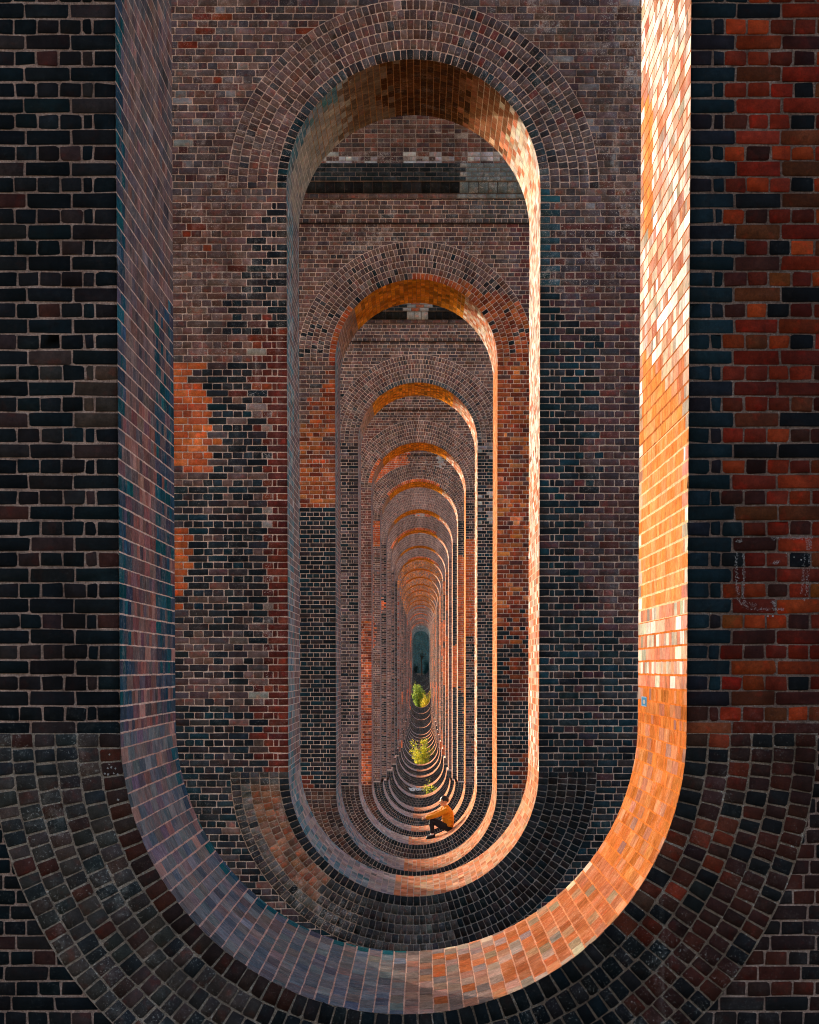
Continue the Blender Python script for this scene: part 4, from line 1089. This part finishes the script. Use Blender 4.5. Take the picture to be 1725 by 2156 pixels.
M_CHALK = simple_material('chalk', (.30, .26, .24), .95, 120, .4)
pier0 = [o for o in D.objects if o.name == 'viaduct_pier'][0]
Z3 = lambda x: (1660 + x / 6.635) / 1.11304
Z3y = lambda y: (1220 + y / 6.635) / 1.11304
L = []
for (x0, y0, x1, y1, n) in [(440, 510, 445, 920, 60), (550, 520, 555, 910, 60), (445, 930, 470, 1150, 40), (550, 930, 545, 1180, 40),
                            (1000, 275, 1640, 262, 110), (1545, 290, 1550, 450, 30), (1590, 290, 1590, 450, 30), (1575, 510, 1580, 660, 25),
                            (1500, 540, 1460, 1150, 70), (1550, 760, 1530, 1150, 60), (450, 1200, 560, 1330, 30), (540, 1190, 610, 1350, 35),
                            (640, 1378, 1060, 1382, 45), (450, 330, 530, 310, 30), (1000, 665, 1110, 640, 30),
                            (1010, 1240, 1040, 1340, 45), (1010, 1370, 1180, 1385, 40), (1210, 520, 1250, 540, 8), (660, 1290, 760, 1330, 14), (1480, 1220, 1520, 1230, 12)]:
    L.append((Z3(x0), Z3y(y0), Z3(x1), Z3y(y1), n))
q = strokes(L, 1.7, .0024, .0042, D0 - .0115, 3)
for (x, y, r) in [(1330, 570, .0035), (1440, 612, .0045), (925, 1487, .005), (1000, 1487, .0055)]:
    X, Z = unproj(Z3(x), Z3y(y), D0); an = np.array((.4, 2.0, 3.6, 5.2))
    q = np.concatenate([q, np.stack([X + r * np.cos(an), np.full(4, D0 - .0115), Z + r * np.sin(an)], 1)[None]])
s = Soup(); s.quads(q, (1, 1, 1, 0), 0, (0, -1, 0)); o = s.build('chalk_drawing', [M_CHALK], pier0)
o.matrix_parent_inverse = Matrix.Translation(-pier0.location)
# white spatters on the left edge of the nearest invert
rnd = np.random.default_rng(8); q = []
for (x, y) in [(257, 1791), (262, 1798), (254, 1800), (268, 1812), (272, 1801), (277, 1815), (258, 1768), (278, 1874), (255, 1815), (247, 1813)]:
    X, Z = unproj(x / 1.11304, y / 1.11304, D0); an = np.sort(rnd.uniform(0, 6.28, 4)); an = np.array((.3, 1.9, 3.4, 5.)) + rnd.normal(0, .2, 4); r = rnd.uniform(.004, .009)
    q.append(np.stack([X + r * np.cos(an), np.full(4, D0 - .0170), Z + r * np.sin(an)], 1))
s = Soup(); s.quads(np.array(q), (1, 1, 1, 0), 0, (0, -1, 0)); o = s.build('paint_spatter', [simple_material('pale_paint', (.22, .18, .16), .8)], pier0)
o.matrix_parent_inverse = Matrix.Translation(-pier0.location)
# graffiti scrawl below the opening of the ninth pier
pier8 = [o for o in D.objects if o.name == 'viaduct_pier.008'][0]
Y8 = yfront(8) - .09 - .02; zz4 = lambda x, y: ((880 + x / 6.7375) / 1.11304, (1680 + y / 6.7375) / 1.11304)
pts = [(530, 1120), (560, 1165), (545, 1135), (590, 1125), (565, 1160), (600, 1165), (615, 1120), (580, 1130), (630, 1150), (600, 1170), (640, 1120), (660, 1165), (645, 1140), (690, 1130), (670, 1168), (705, 1120), (700, 1160), (740, 1140), (770, 1155)]
q = []
for a, b_ in zip(pts[:-1], pts[1:]):
    A_ = np.array(unproj(*zz4(*a), Y8)); B_ = np.array(unproj(*zz4(*b_), Y8)); d = B_ - A_; n_ = np.array((-d[1], d[0])) / np.linalg.norm(d) * .028
    q.append([(A_[0] + n_[0], Y8, A_[1] + n_[1]), (B_[0] + n_[0], Y8, B_[1] + n_[1]), (B_[0] - n_[0], Y8, B_[1] - n_[1]), (A_[0] - n_[0], Y8, A_[1] - n_[1])])
q = np.array(q); q[:, :, 1] -= np.arange(len(q))[:, None] * .0006
s = Soup(); s.quads(q, (1, 1, 1, 0), 0, (0, -1, 0)); o = s.build('graffiti', [simple_material('white_spray_paint', (.62, .64, .64), .7)], pier8)
o.matrix_parent_inverse = Matrix.Translation(-pier8.location)
# small blue and white sticker on the sunlit jamb
zs_t = unproj(1357, 1477, 11.55)[1]
st = empty('sticker', (W2 - .0018, 11.55, zs_t))
tag(st, 'small blue and white sticker on the orange right inner wall of the nearest pier', 'sticker')
def plate(name, pts2, x, mat):
    me = D.meshes.new(name); n = len(pts2)
    V = [(x, a, b_) for a, b_ in pts2] + [(x + .0006, a, b_) for a, b_ in pts2]
    F = [tuple(range(n)), tuple(range(2 * n - 1, n - 1, -1))] + [(k, n + k, n + (k + 1) % n, (k + 1) % n) for k in range(n)]
    me.from_pydata(V, [], F); me.update(); me.materials.append(mat)
    o = D.objects.new(name, me); col.objects.link(o); o.parent = st; return o
def rrect(w, h, r):
    P2 = []
    for cx, cz, a0 in ((w - r, h - r, 0), (-w + r, h - r, 90), (-w + r, -h + r, 180), (w - r, -h + r, 270)):
        for k in range(4): a = R_(a0 + 30 * k); P2.append((cx + r * math.cos(a), cz + r * math.sin(a)))
    return P2
plate('backing', rrect(.135, .0285, .012), -.0006, simple_material('pale_plastic', (.10, .18, .27), .9, spec=0))
plate('print', rrect(.115, .023, .010), -.0014, simple_material('blue_print', (.035, .11, .20), .9, spec=0))
plate('emblem', [(-.02 + .065 * math.cos(a), -.002 + .013 * math.sin(a)) for a in np.linspace(0, 6.28, 17)[:-1]], -.0022, simple_material('pale_print', (.17, .17, .19), .9, spec=0))
